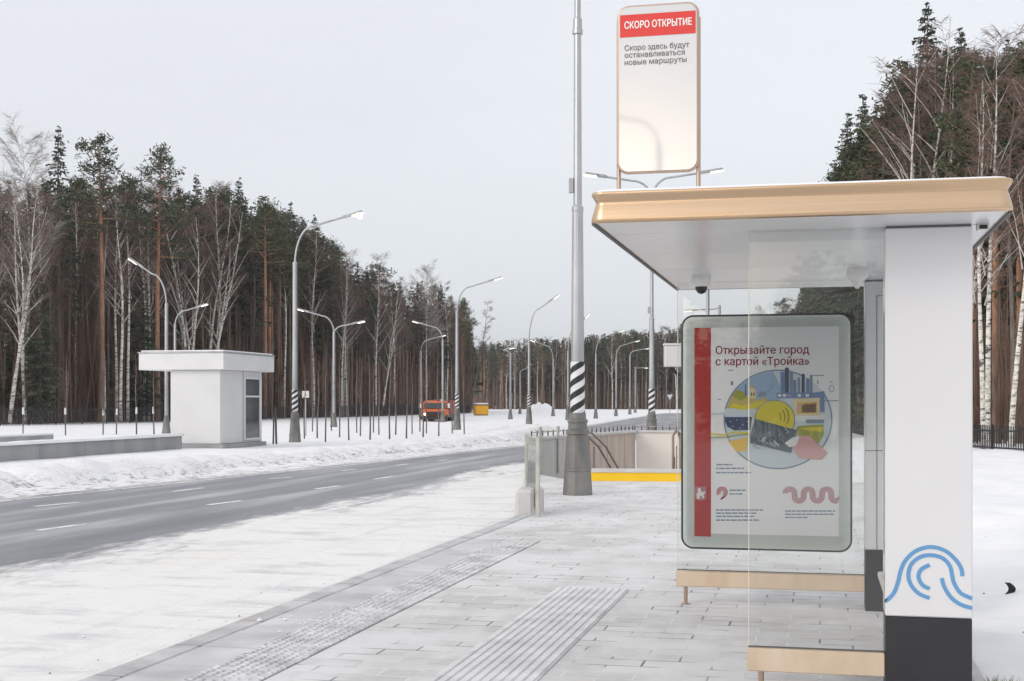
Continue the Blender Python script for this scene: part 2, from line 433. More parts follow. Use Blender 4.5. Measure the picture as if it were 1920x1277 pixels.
M['dirt'] = noisy('frozen_dirt', (.12,.10,.09), (.35,.32,.30), 2, .95)
M['grass'] = mat('dry_grass', (.22,.20,.07), .9)

# ------------------------------------------------------------------ world, sun, camera
w = bpy.data.worlds.new('World'); sc.world = w; w.use_nodes = True
nt = w.node_tree; nt.nodes.clear()
SUN_AZ = math.atan2(-.62, -.78); SUN_EL = R(27)      # direction towards the sun (u, v): low, behind the photographer
sd = Vector((-.62, -.78, 0)).normalized() * math.cos(SUN_EL) + Vector((0, 0, math.sin(SUN_EL)))
out = nt.nodes.new('ShaderNodeOutputWorld'); add = nt.nodes.new('ShaderNodeAddShader')
sky = nt.nodes.new('ShaderNodeTexSky'); sky.sky_type = 'NISHITA'; sky.sun_disc = False
sky.sun_elevation = SUN_EL; sky.sun_rotation = SUN_AZ; sky.dust_density = 4; sky.air_density = 1.2
bg1 = nt.nodes.new('ShaderNodeBackground'); bg1.inputs['Strength'].default_value = .05
hs = nt.nodes.new('ShaderNodeHueSaturation'); hs.inputs['Saturation'].default_value = .35
nt.links.new(sky.outputs[0], hs.inputs['Color']); nt.links.new(hs.outputs[0], bg1.inputs['Color'])
tc = nt.nodes.new('ShaderNodeTexCoord'); sp = nt.nodes.new('ShaderNodeSeparateXYZ'); nt.links.new(tc.outputs['Generated'], sp.inputs[0])
rp = nt.nodes.new('ShaderNodeValToRGB'); e = rp.color_ramp.elements          # cloud layer, brighter overhead
e[0].position = 0.0; e[0].color = (.59,.625,.66,1); e[1].position = 1.0; e[1].color = (.90,.90,.91,1)
for p, c in ((.12, (.605,.63,.67)), (.30, (.645,.655,.695)), (.5, (.75,.76,.785))):
    q = e.new(p); q.color = (*c, 1)
nt.links.new(sp.outputs[2], rp.inputs['Fac'])
dt = nt.nodes.new('ShaderNodeVectorMath'); dt.operation = 'DOT_PRODUCT'; dt.inputs[1].default_value = tuple(Vector((-.14, -.985, .125)).normalized())   # bright gap low in the clouds behind the photographer
nt.links.new(tc.outputs['Generated'], dt.inputs[0])
pw = nt.nodes.new('ShaderNodeMath'); pw.operation = 'POWER'; pw.use_clamp = False
mxx = nt.nodes.new('ShaderNodeMath'); mxx.operation = 'MAXIMUM'; mxx.inputs[1].default_value = 0
nt.links.new(dt.outputs['Value'], mxx.inputs[0]); nt.links.new(mxx.outputs[0], pw.inputs[0]); pw.inputs[1].default_value = 260
glow = nt.nodes.new('ShaderNodeMix'); glow.data_type = 'RGBA'; glow.blend_type = 'ADD'
nt.links.new(pw.outputs[0], glow.inputs[0]); nt.links.new(rp.outputs[0], glow.inputs[6]); glow.inputs[7].default_value = (2.5,1.75,.95,1)
nzw = nt.nodes.new('ShaderNodeTexNoise'); nzw.inputs['Scale'].default_value = 2.2; nzw.inputs['Detail'].default_value = 5
mpw = nt.nodes.new('ShaderNodeMapping'); mpw.inputs['Scale'].default_value = (1,1,3.5); nt.links.new(tc.outputs['Generated'], mpw.inputs[0]); nt.links.new(mpw.outputs[0], nzw.inputs['Vector'])
mr = nt.nodes.new('ShaderNodeMapRange'); mr.inputs['From Min'].default_value = .3; mr.inputs['From Max'].default_value = .7
mr.inputs['To Min'].default_value = .965; mr.inputs['To Max'].default_value = 1.035; nt.links.new(nzw.outputs['Fac'], mr.inputs['Value'])
bg2 = nt.nodes.new('ShaderNodeBackground'); nt.links.new(glow.outputs[2], bg2.inputs['Color']); nt.links.new(mr.outputs[0], bg2.inputs['Strength'])
nt.links.new(bg1.outputs[0], add.inputs[0]); nt.links.new(bg2.outputs[0], add.inputs[1]); nt.links.new(add.outputs[0], out.inputs[0])
sl = bpy.data.lights.new('sun', 'SUN'); sl.energy = .5; sl.angle = R(18); sl.color = (1.0,.90,.78)
so = bpy.data.objects.new('sun', sl); COL.objects.link(so); so.rotation_euler = sd.to_track_quat('Z', 'Y').to_euler(); so.location = (0,0,30)
cam = bpy.data.cameras.new('camera'); co = bpy.data.objects.new('camera', cam); COL.objects.link(co)
co.location = (0, 0, EYE); co.rotation_euler = (R(90), 0, YAW)
cam.sensor_width = 36; cam.lens = 36 * F / 1920; cam.shift_y = (HY - 638.5) / 1920; cam.clip_end = 3000; cam.clip_start = .05
sc.camera = co
sc.view_settings.view_transform = 'Standard'; sc.view_settings.look = 'None'; sc.view_settings.exposure = 0.08
try:
    sc.cycles.max_bounces = 8; sc.cycles.transparent_max_bounces = 16; sc.cycles.use_denoising = True
except Exception: pass

# ------------------------------------------------------------------ lettering
def text_polys(body, size, x, z, y0, y1, mb, mati=0, bold=0.0, width=None, align='LEFT'):
    """letters as thin plates standing in the plane y; front face at y0. Each outline of a letter is filled with its own holes."""
    cu = bpy.data.curves.new('lettering_curve', 'FONT'); cu.body = body; cu.size = 1.0; cu.fill_mode = 'NONE'; cu.resolution_u = 5
    ob = bpy.data.objects.new('lettering_curve', cu); COL.objects.link(ob)
    dg = bpy.context.evaluated_depsgraph_get(); dg.update()
    me = bpy.data.meshes.new_from_object(ob.evaluated_get(dg))
    nxt = {}
    for e_ in me.edges: nxt.setdefault(e_.vertices[0], []).append(e_.vertices[1]); nxt.setdefault(e_.vertices[1], []).append(e_.vertices[0])
    loops, seen = [], set()
    for e_ in me.edges:
        i0, i1 = e_.vertices
        if i0 in seen: continue
        lp_ = [i0, i1]; seen.update(lp_)
        while True:
            q = [n for n in nxt[lp_[-1]] if n != lp_[-2] and n not in seen]
            if not q: break
            lp_.append(q[0]); seen.add(q[0])
        if len(lp_) > 2: loops.append([(me.vertices[i].co.x, me.vertices[i].co.y) for i in lp_])
    pts_, eds_ = [], []
    for P in loops:
        n0_ = len(pts_); pts_ += [Vector(p) for p in P]; eds_ += [(n0_ + i, n0_ + (i + 1) % len(P)) for i in range(len(P))]
    vo, eo, fo = delaunay_2d_cdt(pts_, eds_, [], 0, 1e-6)[:3]
    segs = [(pts_[i], pts_[j]) for i, j in eds_]
    def winding(p):
        w_ = 0
        for q, r_ in segs:
            if (q.y > p.y) != (r_.y > p.y) and p.x < (r_.x - q.x) * (p.y - q.y) / (r_.y - q.y) + q.x: w_ += 1 if r_.y > q.y else -1
        return w_
    tris = [f for f in fo if winding((vo[f[0]] + vo[f[1]] + vo[f[2]]) / 3) != 0]
    cnt = {}
    for f in tris:
        for i in range(3): e_ = tuple(sorted((f[i-1], f[i]))); cnt[e_] = cnt.get(e_, 0) + 1
    used = [vo[i] for i in set(i for f in tris for i in f)]
    xs = [p.x * size for p in used]; k = 1.0
    if width: k = width / (max(xs) - min(xs))
    x0 = min(xs)
    for li, (ox, oz) in enumerate(((0, 0), (-1, 0), (1, 0), (0, -.7), (0, .7)) if bold else ((0, 0),)):   # bold: strokes widened by overlaid copies
        ox *= bold * size; oz *= bold * size; yy = y0 - .00010 * li
        vs = [(x + (p.x * size - x0) * k + ox, yy, z + p.y * size + oz) for p in vo]
        base = len(mb.v); mb.add(vs, [tuple(f) for f in tris], mati)
        st = len(mb.v); mb.v += [(q[0], y1, q[2]) for q in vs]
        for (a_, b_), c_ in cnt.items():
            if c_ == 1: mb.f.append([base + a_, base + b_, st + b_, st + a_]); mb.m.append(mati); mb.sm.append(False)
    bpy.data.objects.remove(ob); bpy.data.curves.remove(cu); bpy.data.meshes.remove(me)
def rrect(x0, x1, z0, z1, r, n=6):
    P = []
    for cx, cz, a0 in ((x1 - r, z1 - r, 0), (x0 + r, z1 - r, 90), (x0 + r, z0 + r, 180), (x1 - r, z0 + r, 270)):
        for k in range(n + 1):
            a = R(a0 + 90 * k / n); P.append((cx + r * math.cos(a), cz + r * math.sin(a)))
    return P

# ================================================================== GROUND
LEFT = [(-17.6,-8), (-15.6,10), (-14.55,21.6), (-13.2,35), (-11.8,52.0), (-12.4,62), (-14.2,74), (-16.0,85), (-18.0,118), (-20.2,155), (-23,200)]
RIGHT = [(-4.15,-8), (-4.15,18.2), (-6.4,29), (-5.4,38), (-2.5,52), (-3.0,70), (-4.5,90), (-7.0,125), (-9,160), (-10,200)]
def le(v): return interp(v, [(b, a) for a, b in LEFT])
def re(v): return interp(v, [(b, a) for a, b in RIGHT])
rf_ = random.Random(21); FOOT = []
for tr in range(3):      # trodden tracks crossing the verge
    fu, fv, fa = 1.5 + tr * 1.6, 6.0 + tr * 1.2, R(70 - 25 * tr)
    for k in range(26): FOOT.append((fu + .62 * k * math.cos(fa) + (.12 if k % 2 else -.12) * math.sin(fa) + rf_.gauss(0, .04), fv + .62 * k * math.sin(fa) + rf_.gauss(0, .05)))
def ground_z(u, v):
    if -4.2 < u < .86 and v < 27.0: return -.45
    if -6.5 < u < -.3 and 17.5 < v < 37.2 and u > interp(v, [(18, -4.1), (29, -6.5), (37, -5.3)]): return -2.6 if v > 26.6 else -.45
    if u >= .86 and v < 60:
        d = u - .86
        z = -.03 + .07 * fbm(u, v, .55) + .022 * fbm(u, v, 2.0)
        for fu, fv in FOOT:
            dd = ((u - fu) / .13) ** 2 + ((v - fv) / .24) ** 2
            if dd < 4: z -= .05 * math.exp(-dd) - .012 * math.exp(-(dd - 1.6) ** 2)
        z += .16 * max(0, min(1, (v - 10.2 - .25 * d) / 1.0)) * max(0, min(1, (u - 1.3) / .8))
        return z + .06 * min(1, d / 12) * fbm(u, v, .15)
    L = le(v)
    if v < 200 and L - .2 < u < re(v) + .1: return -.42
    if u <= L:
        d = L - u
        return -.20 + .12 * min(1, d / 2.0) + .05 * fbm(u, v, .2) + .02 * fbm(u, v, 1.0)
    return -.05 + .05 * fbm(u, v, .2)
us = [-420, -300, -220, -170, -140, -110, -90, -75, -62, -52, -44, -38, -34, -31] + [-29 + .8 * i for i in range(34)]
us = [x for x in us if x < -1.9] + [-1.9, -1.0, -.29, .3, .859] + [.861 + .09 * i for i in range(108)] + [10.6, 11.5, 12.6, 14, 16, 18.5, 21, 24, 28, 33, 40, 50, 65, 85, 110, 150, 220, 320, 440]
vs_ = [-60, -30, -15, -6] + [-1 + .1 * i for i in range(200)] + [19.2, 19.8] + [20.5 + .8 * i for i in range(46)] + [58, 62, 67, 73, 80, 88, 97, 107, 118, 130, 145, 160, 178, 200, 225, 255, 290, 330, 380, 450, 600, 900]
g = MB()
g.add([(a, b, ground_z(a, b)) for b in vs_ for a in us],
      [(j*len(us)+i, j*len(us)+i+1, (j+1)*len(us)+i+1, (j+1)*len(us)+i) for j in range(len(vs_)-1) for i in range(len(us)-1)], 0, True)
tag(g.build('snow_ground', M['snow']), kind='structure')

# road
rd = MB(); uvs = []
rv = [-8 + 1.0 * i for i in range(209)]; NX = 14
for b in rv:
    for i in range(NX + 1):
        a = lerp(le(b), re(b), i / NX); rd.v.append((a, b, -.15)); uvs.append((a - le(b), b))
for j in range(len(rv) - 1):
    for i in range(NX):
        rd.f.append([j*(NX+1)+i, j*(NX+1)+i+1, (j+1)*(NX+1)+i+1, (j+1)*(NX+1)+i]); rd.m.append(0); rd.sm.append(False)
n0 = len(rd.v)        # far cross road
for k in range(30):
    X = -22 + k * 4.5
    for D in (196, 218):
        X2 = X; rd.v.append((X2 * C - D * S, X2 * S + D * C, -.146)); uvs.append((5, X))
for k in range(29):
    rd.f.append([n0+2*k, n0+2*k+2, n0+2*k+3, n0+2*k+1]); rd.m.append(0); rd.sm.append(False)
ro = rd.build('road', M['road'])
ul = ro.data.uv_layers.new(name='UVMap')
for lp in ro.data.loops: ul.data[lp.index].uv = uvs[lp.vertex_index]
tag(ro, kind='structure')
mk = MB()
def dash(u0, v0, ln, wd, slope):
    d = Vector((slope, 1)).normalized(); nn = Vector((d.y, -d.x)) * wd / 2; p = Vector((u0, v0)); q = p + d * ln
    mk.add([(p.x-nn.x, p.y-nn.y, -.146), (p.x+nn.x, p.y+nn.y, -.146), (q.x+nn.x, q.y+nn.y, -.146), (q.x-nn.x, q.y-nn.y, -.146)], [(0,1,2,3)])
for a, b, ln in [((70,995),(165,982),0), ((390,947),(453,939),0), ((592,917),(637,911),0), ((700,899),(740,893),0)]:
    p, q = G(*a, -.15), G(*b, -.15); dash(p.x, p.y, (q-p).length, .13, (q.x-p.x)/(q.y-p.y))
for a, b in [((65,950),(148,942)), ((325,922),(380,915)), ((505,898),(548,895)), ((640,883),(668,880)), ((740,873),(765,870)), ((822,864),(838,862))]:
    p, q = G(*a, -.15), G(*b, -.15); dash(p.x, p.y, (q-p).length, .13, (q.x-p.x)/(q.y-p.y))
for j in range(14, 52):   # edge line
    u0 = le(j) + .75; u1 = le(j + 1) + .75; dash(u0, j, .93, .11, u1 - u0)
tag(mk.build('road_markings', M['paint']), kind='structure')

# ploughed bank along the far edge of the road
bk = MB(); nc = 26; bs = [12 + .16 * i for i in range(460)]
for b in bs:
    L = le(b)
    for i in range(nc):
        d = -.35 + 4.8 * i / (nc - 1)
        t = d + .35 * fbm(0, b, .35) + .12 * fbm(3, b, 1.5)
        h = .36 * max(0, min(1, (t - .95) / .75)) ** .8 * (1 - .55 * max(0, min(1, (t - 2.1) / 2.0)))
        h *= .75 + .5 * max(-.5, min(.8, fbm(1.7, b, .16)))
        if b > 58: h *= .75
        gap = max(0, 1 - abs(b - 24.3) / .45); h *= 1 - .7 * gap
        lump = (.10 * noise.fractal(Vector((L - d, b, 0)) * 1.6, .8, 2.1, 5) + .022 * noise.turbulence(Vector((L - d, b, 5)) * 4.0, 3, False)) * max(0.0, min(1, (t - .5) / .7)) * (1 - .6 * min(1, max(0, (t-2.6)/1.2)))
        bk.v.append((L - d, b, -.146 + .012 * max(0, min(1, (d + .3) / .4)) + h + lump - (.3 if i == nc - 1 else 0)))
for j in range(len(bs) - 1):
    for i in range(nc - 1):
        bk.f.append([j*nc+i+1, j*nc+i, (j+1)*nc+i, (j+1)*nc+i+1]); bk.m.append(0); bk.sm.append(True)
tag(bk.build('snow_bank', M['ploughed']), kind='structure')

# pavement and its strips
pv = MB(); pv.prism([(-3.1, -4), (.84, -4), (.84, 27.0), (-.4, 27.0), (-4.96, 26.6), (-6.2, 28.9), (-6.35, 28.9), (-4.45, 19.4), (-4.1, 18.2), (-3.915, 18.2), (-3.915, 15.006), (-3.1, 15.006)], -.4, 0.0)
tag(pv.build('pavement', M['pavers']), kind='structure')
es = MB()
y = -4.0; k = 0
while y < 14.9:
    y2 = min(y + .6, 15.0)
    es.box(-3.915, -3.545, y + .004, y2 - .004, -.3, .003 + .004 * random.random()); y = y2
tag(es.build('edge_slabs', M['edge_slab']), kind='structure')
st = MB(); y = -4.0
while y < 14.9:
    y2 = min(y + .44, 15.0)
    for x0 in (-3.54, -3.325): st.box(x0 + .002, x0 + .211, y + .004, y2 - .004, -.3, .002 + .003 * random.random())
    y = y2
x = -3.52
while x < -3.13:
    y = 4.5
    while y < 14.6:
        if random.random() > .12:
            jx, jy = random.uniform(-.006,.006), random.uniform(-.006,.006)
            r0, r1, h = .022, .012, .012
            st.add([(x+jx-r0,y+jy-r0,.004),(x+jx+r0,y+jy-r0,.004),(x+jx+r0,y+jy+r0,.004),(x+jx-r0,y+jy+r0,.004),
                    (x+jx-r1,y+jy-r1,h),(x+jx+r1,y+jy-r1,h),(x+jx+r1,y+jy+r1,h),(x+jx-r1,y+jy+r1,h)], [(4,5,6,7),(0,1,5,4),(1,2,6,5),(2,3,7,6),(3,0,4,7)])
        y += .065
    x += .064
tag(st.build('studded_paving', M['studs']), kind='structure')
kb = MB()
kb.bbox(-4.13, -3.92, -4, 18.18, -.4, .008, .02)
tag(kb.build('kerb', M['kerb']), kind='structure')
rib = MB(); y = 4.0
while y < 11.1:
    y2 = y + .6
    for i in range(10):
        x = -2.175 + .0605 * i
        rib.add([(x,y+.004,.004),(x+.050,y+.004,.004),(x+.044,y+.004,.016),(x+.006,y+.004,.016),(x,y2-.004,.004),(x+.050,y2-.004,.004),(x+.044,y2-.004,.016),(x+.006,y2-.004,.016)],
                [(0,1,2,3),(4,7,6,5),(1,5,6,2),(2,6,7,3),(3,7,4,0)])
    rib.add([(-2.185,y+.003,.005),(-1.57,y+.003,.005),(-1.57,y2-.003,.005),(-2.185,y2-.003,.005)], [(0,1,2,3)])
    y = y2
tag(rib.build('ribbed_tactile_paving', M['tactile']), kind='structure')
# strip of concrete edging and dry grass beside the shelter
ed = MB(); ed.bbox(.845, .925, -2, 27, -.3, .015, .012); tag(ed.build('pavement_edging', M['pale_concrete']), kind='structure')
gr = MB(); rg = random.Random(3)
for i in range(700):
    x = .94 + abs(rg.gauss(0, .06)); y = 5.6 + 2.4 * rg.random(); h = rg.uniform(.03, .11); a = rg.uniform(0, 6.28); z = ground_z(max(x,.87), y) - .01
    dx, dy = math.cos(a) * .005, math.sin(a) * .005
    gr.add([(x-dx,y-dy,z),(x+dx,y+dy,z),(x+rg.uniform(-.05,.05),y+rg.uniform(-.05,.05),z+h)], [(0,1,2)])
tag(gr.build('dry_grass', M['grass']), kind='stuff')
# crumbs of dirty ice on kerb, bay and pavement
cr = MB(); rc = random.Random(11)
def crumb(mb, x, y, z, r):
    vs = [(x + r*rc.uniform(.7,1.2)*a, y + r*rc.uniform(.7,1.2)*b, z + r*rc.uniform(.5,.9)*c) for a,b,c in ((1,0,0),(0,1,0),(-1,0,0),(0,-1,0),(0,0,1),(0,0,-.4))]
    mb.add(vs, [(0,1,4),(1,2,4),(2,3,4),(3,0,4),(1,0,5),(2,1,5),(3,2,5),(0,3,5)])
for i in range(45):
    x = -3.6 + rc.gauss(0, .12) + .1; y = 9.3 + rc.gauss(0, .35); crumb(cr, x, y, .010, rc.uniform(.004, .013))
for p, r in ((G(487,1166), .026), (G(535,1164), .022), (G(525,1187), .014)): crumb(cr, p.x, p.y, .01, r)
for i in range(60):
    x = -4.2 - abs(rc.gauss(0, .5)); y = rc.uniform(8, 20); crumb(cr, x, y, -.145, rc.uniform(.008, .022))
tag(cr.build('ice_crumbs', M['snow']), kind='stuff')
dc = MB()
for i in range(60):
    x = -4.15 - abs(rc.gauss(0, .7)); y = rc.uniform(7.5, 22); crumb(dc, x, y, -.146, rc.uniform(.003, .011))
for i in range(50):
    x = rc.uniform(1.2, 7); y = rc.uniform(6, 16); crumb(dc, x, y, ground_z(x, y), rc.uniform(.006, .02))
tag(dc.build('frozen_grit', M['dirt']), kind='stuff')

# ================================================================== SHELTER
sh = thing('bus_shelter', 'modern glass bus shelter with a champagne metal roof and white pillar on the pavement', 'bus shelter', (0, 9, 0))
OFF = (0, 9, 0)
def part(mb, name, mats, par=sh): return mb.build(name, mats, par, OFF if par is sh else OFF)
U0, U1, V0, V1, ZS, ZT = -1.16, .916, 6.80, 11.12, 2.52, 2.68
fa = MB()
def loop(inset, r=.07, n=8):
    return rrect(U0 + inset, U1 - inset, V0 + inset, V1 - inset, max(.02, r - inset), n)
prof = [(.030, ZS), (.004, ZS + .003), (.0, ZS + .010)]
for i in range(1, 12):
    t = i / 12; zz = lerp(ZS + .012, ZT - .012, t); dep = .026 * ((t / .70) ** 1.4 if t < .70 else ((1 - t) / .30) ** 1.0); prof.append((dep, zz))
prof += [(.0, ZT - .008), (.005, ZT), (.05, ZT + .002)]
rings = [[(x, y, z) for x, y in loop(i)] for i, z in prof]; nL = len(rings[0])
fa.add([p for r_ in rings for p in r_], [(j*nL+i, j*nL+(i+1) % nL, (j+1)*nL+(i+1) % nL, (j+1)*nL+i) for j in range(len(rings)-1) for i in range(nL)], 0, True)
part(fa, 'roof_fascia', M['gold'])
sf = MB()     # soffit panels with open joints between them
vj = [V0 + .032, 7.33, 8.35, 9.38, 10.4, V1 - .032]
for a, b in zip(vj, vj[1:]):
    sf.box(U0 + .032, U1 - .032, a + .004, b - .004, ZS + .002, ZS + .03)
part(sf, 'soffit', M['soffit'])
et = MB(); et.box(U0 + .004, U0 + .020, V0 + .05, V1 - .05, ZS - .006, ZS + .004); et.box(U1 - .020, U1 - .004, V0 + .05, V1 - .05, ZS - .006, ZS + .004); part(et, 'edge_seal', M['groove'])
tp = MB(); tp.prism(loop(.03), ZS + .034, ZT - .01); part(tp, 'roof_deck', M['groove'])
sn = MB(); lp = loop(.02); cx_, cy_ = (U0 + U1) / 2, (V0 + V1) / 2
rr = []
for q, zz in ((1.0, ZT - .002), (.994, ZT + .014), (.97, ZT + .024), (.5, ZT + .022)):
    rr.append([(cx_ + (x - cx_) * q, cy_ + (y - cy_) * q, zz + .006 * fbm(x * 3, y * 3, 1.2)) for x, y in lp])
nn_ = len(lp); sn.add([p for r_ in rr for p in r_] + [(cx_, cy_, ZT + .022)], [(j*nn_+i, j*nn_+(i+1) % nn_, (j+1)*nn_+(i+1) % nn_, (j+1)*nn_+i) for j in range(3) for i in range(nn_)] + [(3*nn_+i, 3*nn_+(i+1) % nn_, 4*nn_) for i in range(nn_)], 0, True)
part(sn, 'roof_snow', M['snow'])
# pillars
def pillar(v0, v1, body_mat, front=True):
    b = MB(); b.bbox(.336, .774, v0, v1, .468, 2.510, .006)
    p = part(b, 'pillar', M[body_mat])
    d = MB(); d.bbox(.338, .772, v0 + .003, v1 - .003, -.02, .466, .004); part(d, 'plinth', M['pillar_dark'], p)
    e_ = MB(); e_.box(.342, .768, v0 + .006, v1 - .006, 2.510, 2.5215); part(e_, 'shadow_gap', M['groove'], p)
    return p
p1 = pillar(7.29, 7.55, 'pillar_white')
p2 = pillar(10.50, 10.80, 'pillar_grey')
sg = MB(); sg.box(.42, .425, 10.497, 10.503, .47, 2.40); sg.box(.42, .774, 10.497, 10.503, 2.397, 2.402); sg.box(.336, .774, 10.497, 10.503, 1.22, 1.226)  # two panel joints; lower cross line imitates the forest reflection in the enamel
part(sg, 'joint_and_reflection', M['groove'], p2)
lg = MB()
def LP(zx, zy):
    px, py = 1220 + zx / 2.743, 980 + zy / 2.743; a, b = PV(px, py, 7.29); return (min(max(a, .338), .772), b)
def smooth(P, n=6):
    P = [Vector(p) for p in P]; out_ = []
    for i in range(len(P) - 1):
        a, b, c_, d = P[max(i-1,0)], P[i], P[i+1], P[min(i+2, len(P)-1)]
        for k in range(n):
            t = k / n; out_.append(.5 * ((2*b) + (c_-a)*t + (2*a-5*b+4*c_-d)*t*t + (3*b-a-3*c_+d)*t**3))
    return out_ + [P[-1]]
for s_ in ([(1206,400),(1215,398),(1250,362),(1272,305),(1285,250),(1310,195),(1365,145),(1440,125),(1515,145),(1572,195),(1598,240),(1603,275)],
           [(1435,388),(1380,365),(1340,322),(1325,270),(1340,215),(1385,177),(1440,167),(1500,182),(1538,222),(1550,270),(1560,310),(1592,360),(1640,385),(1672,390)],
           [(1435,340),(1397,320),(1377,278),(1392,240),(1435,217)], [(1497,285),(1510,330),(1545,385),(1592,420),(1640,436),(1672,440)]):
    lg = MB(); lg.stroke(smooth([LP(*q) for q in s_]), .0205, 7.2875, 7.2905); part(lg, 'wave_stripe', M['blue'], p1)
# end walls of glass on metal rails
def end_wall(ul, ur, v, zt, zleg_u, vis):
    gl = MB(); gl.box(ul + .004, ur, v - .006, v + .006, .272, zt); gp = part(gl, 'glass_wall', M['glass'])
    ge = MB(); ge.box(ul, ul + .0035, v - .0065, v + .0065, .272, zt); part(ge, 'glass_edge', M['glass_edge'], gp)
    gs = MB(); gs.box(ul - .002, ur, v - .009, v + .009, .268, .2735); part(gs, 'glass_seal', M['groove'], gp)
    ra = MB(); ra.bbox(ul - .006, ur, v - .045, v + .045, .143, .268, .006); rp_ = part(ra, 'bottom_rail', M['gold_rail'])
    for q in zleg_u:
        l_ = MB(); l_.tube([(q, v, -.01), (q, v, .145)], .016, 12); part(l_, 'leg', M['gold_tube'], rp_)
        l2 = MB(); l2.lathe([(.035, 0), (.035, .008), (.02, .010)], 14, M=Matrix.Translation((q, v, .001))); part(l2, 'foot_plate', M['gold_tube'], rp_)
    return gp
end_wall(-.377, .336, 7.34, 2.515, (-.31,), 1)
end_wall(-1.097, .336, 10.55, 2.515, (-1.03,), 1)
# bench behind the near pillar
bn = MB(); bn.bbox(.385, .80, 7.60, 9.45, .395, .435, .008); be = part(bn, 'bench', M['bench'])
for y in (7.85, 9.2):
    l_ = MB(); l_.bbox(.43, .76, y - .02, y + .02, -.01, .396, .004); part(l_, 'bench_leg', M['gold_tube'], be)
# small sensor box under the roof end
sb = MB(); a, D_ = 0, (ZS - EYE) * F / (HY - 421); q = W(1843, D_)
sb.bbox(q.x - .03, q.x + .03, q.y - .02, q.y + .05, ZS - .03, ZS + .004, .004); part(sb, 'sensor_box', M['housing'])
sb2 = MB(); sb2.box(q.x - .02, q.x + .02, q.y - .0235, q.y - .0195, ZS - .025, ZS - .004); part(sb2, 'sensor_window', M['black'])

# domes hanging from the soffit
def dome(px, py, rad, label, dark=True):
    D = (ZS - EYE) * F / (HY - py); q = W(px, D, ZS)
    t = thing('dome_camera', label, 'security camera', q)
    b = MB(); b.lathe([(rad * .9, 0.003), (rad, -.02), (rad, -.055), (rad * .85, -.075), (rad * .62, -.082)], 24, smooth=True); b.build('housing', M['housing'], t)
    if dark:
        l = MB(); l.lathe([(rad * .62, -.0815), (rad * .6, -.10), (rad * .4, -.125), (.004, -.135)], 24, smooth=True); l.build('lens', M['black'], t)
    else:
        l = MB(); l.lathe([(rad * .62, -.0815), (rad * .3, -.12), (.012, -.14)], 24, smooth=True); l.build('cover', M['housing'], t)
dome(1315, 517, .072, 'white dome camera with a black lens under the shelter roof, above the poster')
dome(1607, 503, .072, 'plain pale dome fitting under the shelter roof, beside the pillars', False)

# ------------------------------------------------------------------ route sign standing on the roof
sgn = thing('route_sign', 'tall glossy white sign with red band and two gold posts on the shelter roof', 'sign', (-.88, 7.44, ZT))
SO = (-.88, 7.44, ZT); ul, ur = -1.098, -.664
zb, zt = 2.885, 3.805
pl = MB(); pl.plate(rrect(ul, ur, zb, zt, .055, 8), 7.425, 7.455); panel = pl.build('sign_panel', M['sign_face'], sgn, SO)
rim = MB(); P = rrect(ul - .004, ur + .004, zb - .004, zt + .004, .058, 8); rim.tube([(x, 7.44, z) for x, z in P + [P[0], P[1]]], .0095, 8, caps=False); rim.build('frame', M['gold_tube'], sgn, SO)
for x in (ul - .006, ur + .006):
    b = MB(); b.tube([(x, 7.462, ZT - .03), (x, 7.462, zt - .07)], .0125, 10); b.build('post', M['gold_tube'], sgn, SO)
rb = MB(); rb.plate([(ul + .006, 3.638), (ur - .006, 3.638), (ur - .006, 3.763), (ul + .006, 3.763)], 7.4225, 7.4255); band = rb.build('red_band', M['sign_red'], sgn, SO)
tx = MB(); text_polys('СКОРО ОТКРЫТИЕ', .055, ul + .032, 3.685, 7.4195, 7.4225, tx, 0, .018, .375); tx.build('lettering', M['sign_white'], sgn, SO)
for i, (s_, wd) in enumerate((('Скоро здесь будут', .36), ('останавливаться', .335), ('новые маршруты', .345))):
    tx = MB(); text_polys(s_, .042, ul + .032, 3.563 - .0405 * i, 7.4225, 7.4255, tx, 0, .013, wd); tx.build('lettering', M['sign_text'], sgn, SO)

# ------------------------------------------------------------------ poster case
pc = thing('poster_case', 'large rounded poster case with a city illustration and red stripe at the far glass wall', 'advertising board', (-.41, 10.49, .45))
PO = (-.41, 10.49, .45)
def Q(px, py): return PV(px, py, 10.44)
pu0, pz0 = Q(1279, 1029); pu1, _ = Q(1596, 1029); pz1 = 2.262; pz0 = .457
VF = 10.44
b = MB(); b.plate(rrect(pu0, pu1, pz0, pz1, .085, 10), VF, VF + .08); body = b.build('case', M['case'], pc, PO)
b = MB(); Pp = rrect(pu0, pu1, pz0, pz1, .087, 10); b.tube([(x, VF + .004, z) for x, z in Pp + [Pp[0], Pp[1]]], .0085, 6, caps=False); b.build('edge_trim', M['case_dark'], pc, PO)
def rect_px(x0, y0, x1, y1): 
    a, zt_ = Q(x0, y0); b_, zb_ = Q(x1, y1); return [(a, zb_), (b_, zb_), (b_, zt_), (a, zt_)]
b = MB(); b.plate(rect_px(1302, 615, 1573, 1006), VF - .003, VF + .001); paper = b.build('poster', M['p_paper'], pc, PO)
b = MB(); r0 = rect_px(1302, 615, 1333, 1006); b.plate(r0, VF - .006, VF - .003); redb = b.build('red_stripe', M['p_red'], paper, None)
for o_ in (redb,):
    for v_ in o_.data.vertices: v_.co -= Vector(PO)
def art(name, mats_):
    mb = MB(); mb._n, mb._m = name, mats_; return mb
def art_done(mb):
    o_ = mb.build(mb._n, mb._m, paper, PO); return o_
LY = lambda k: (VF - .0035 - .0012 * k, VF - .0023 - .0012 * k)
ink = ['p_pale','p_sky','p_navy','p_blue','p_yellow','p_green','p_sand','p_cream','p_gold','p_brown','p_pink','p_line','p_card','p_white','p_grey','p_orange']
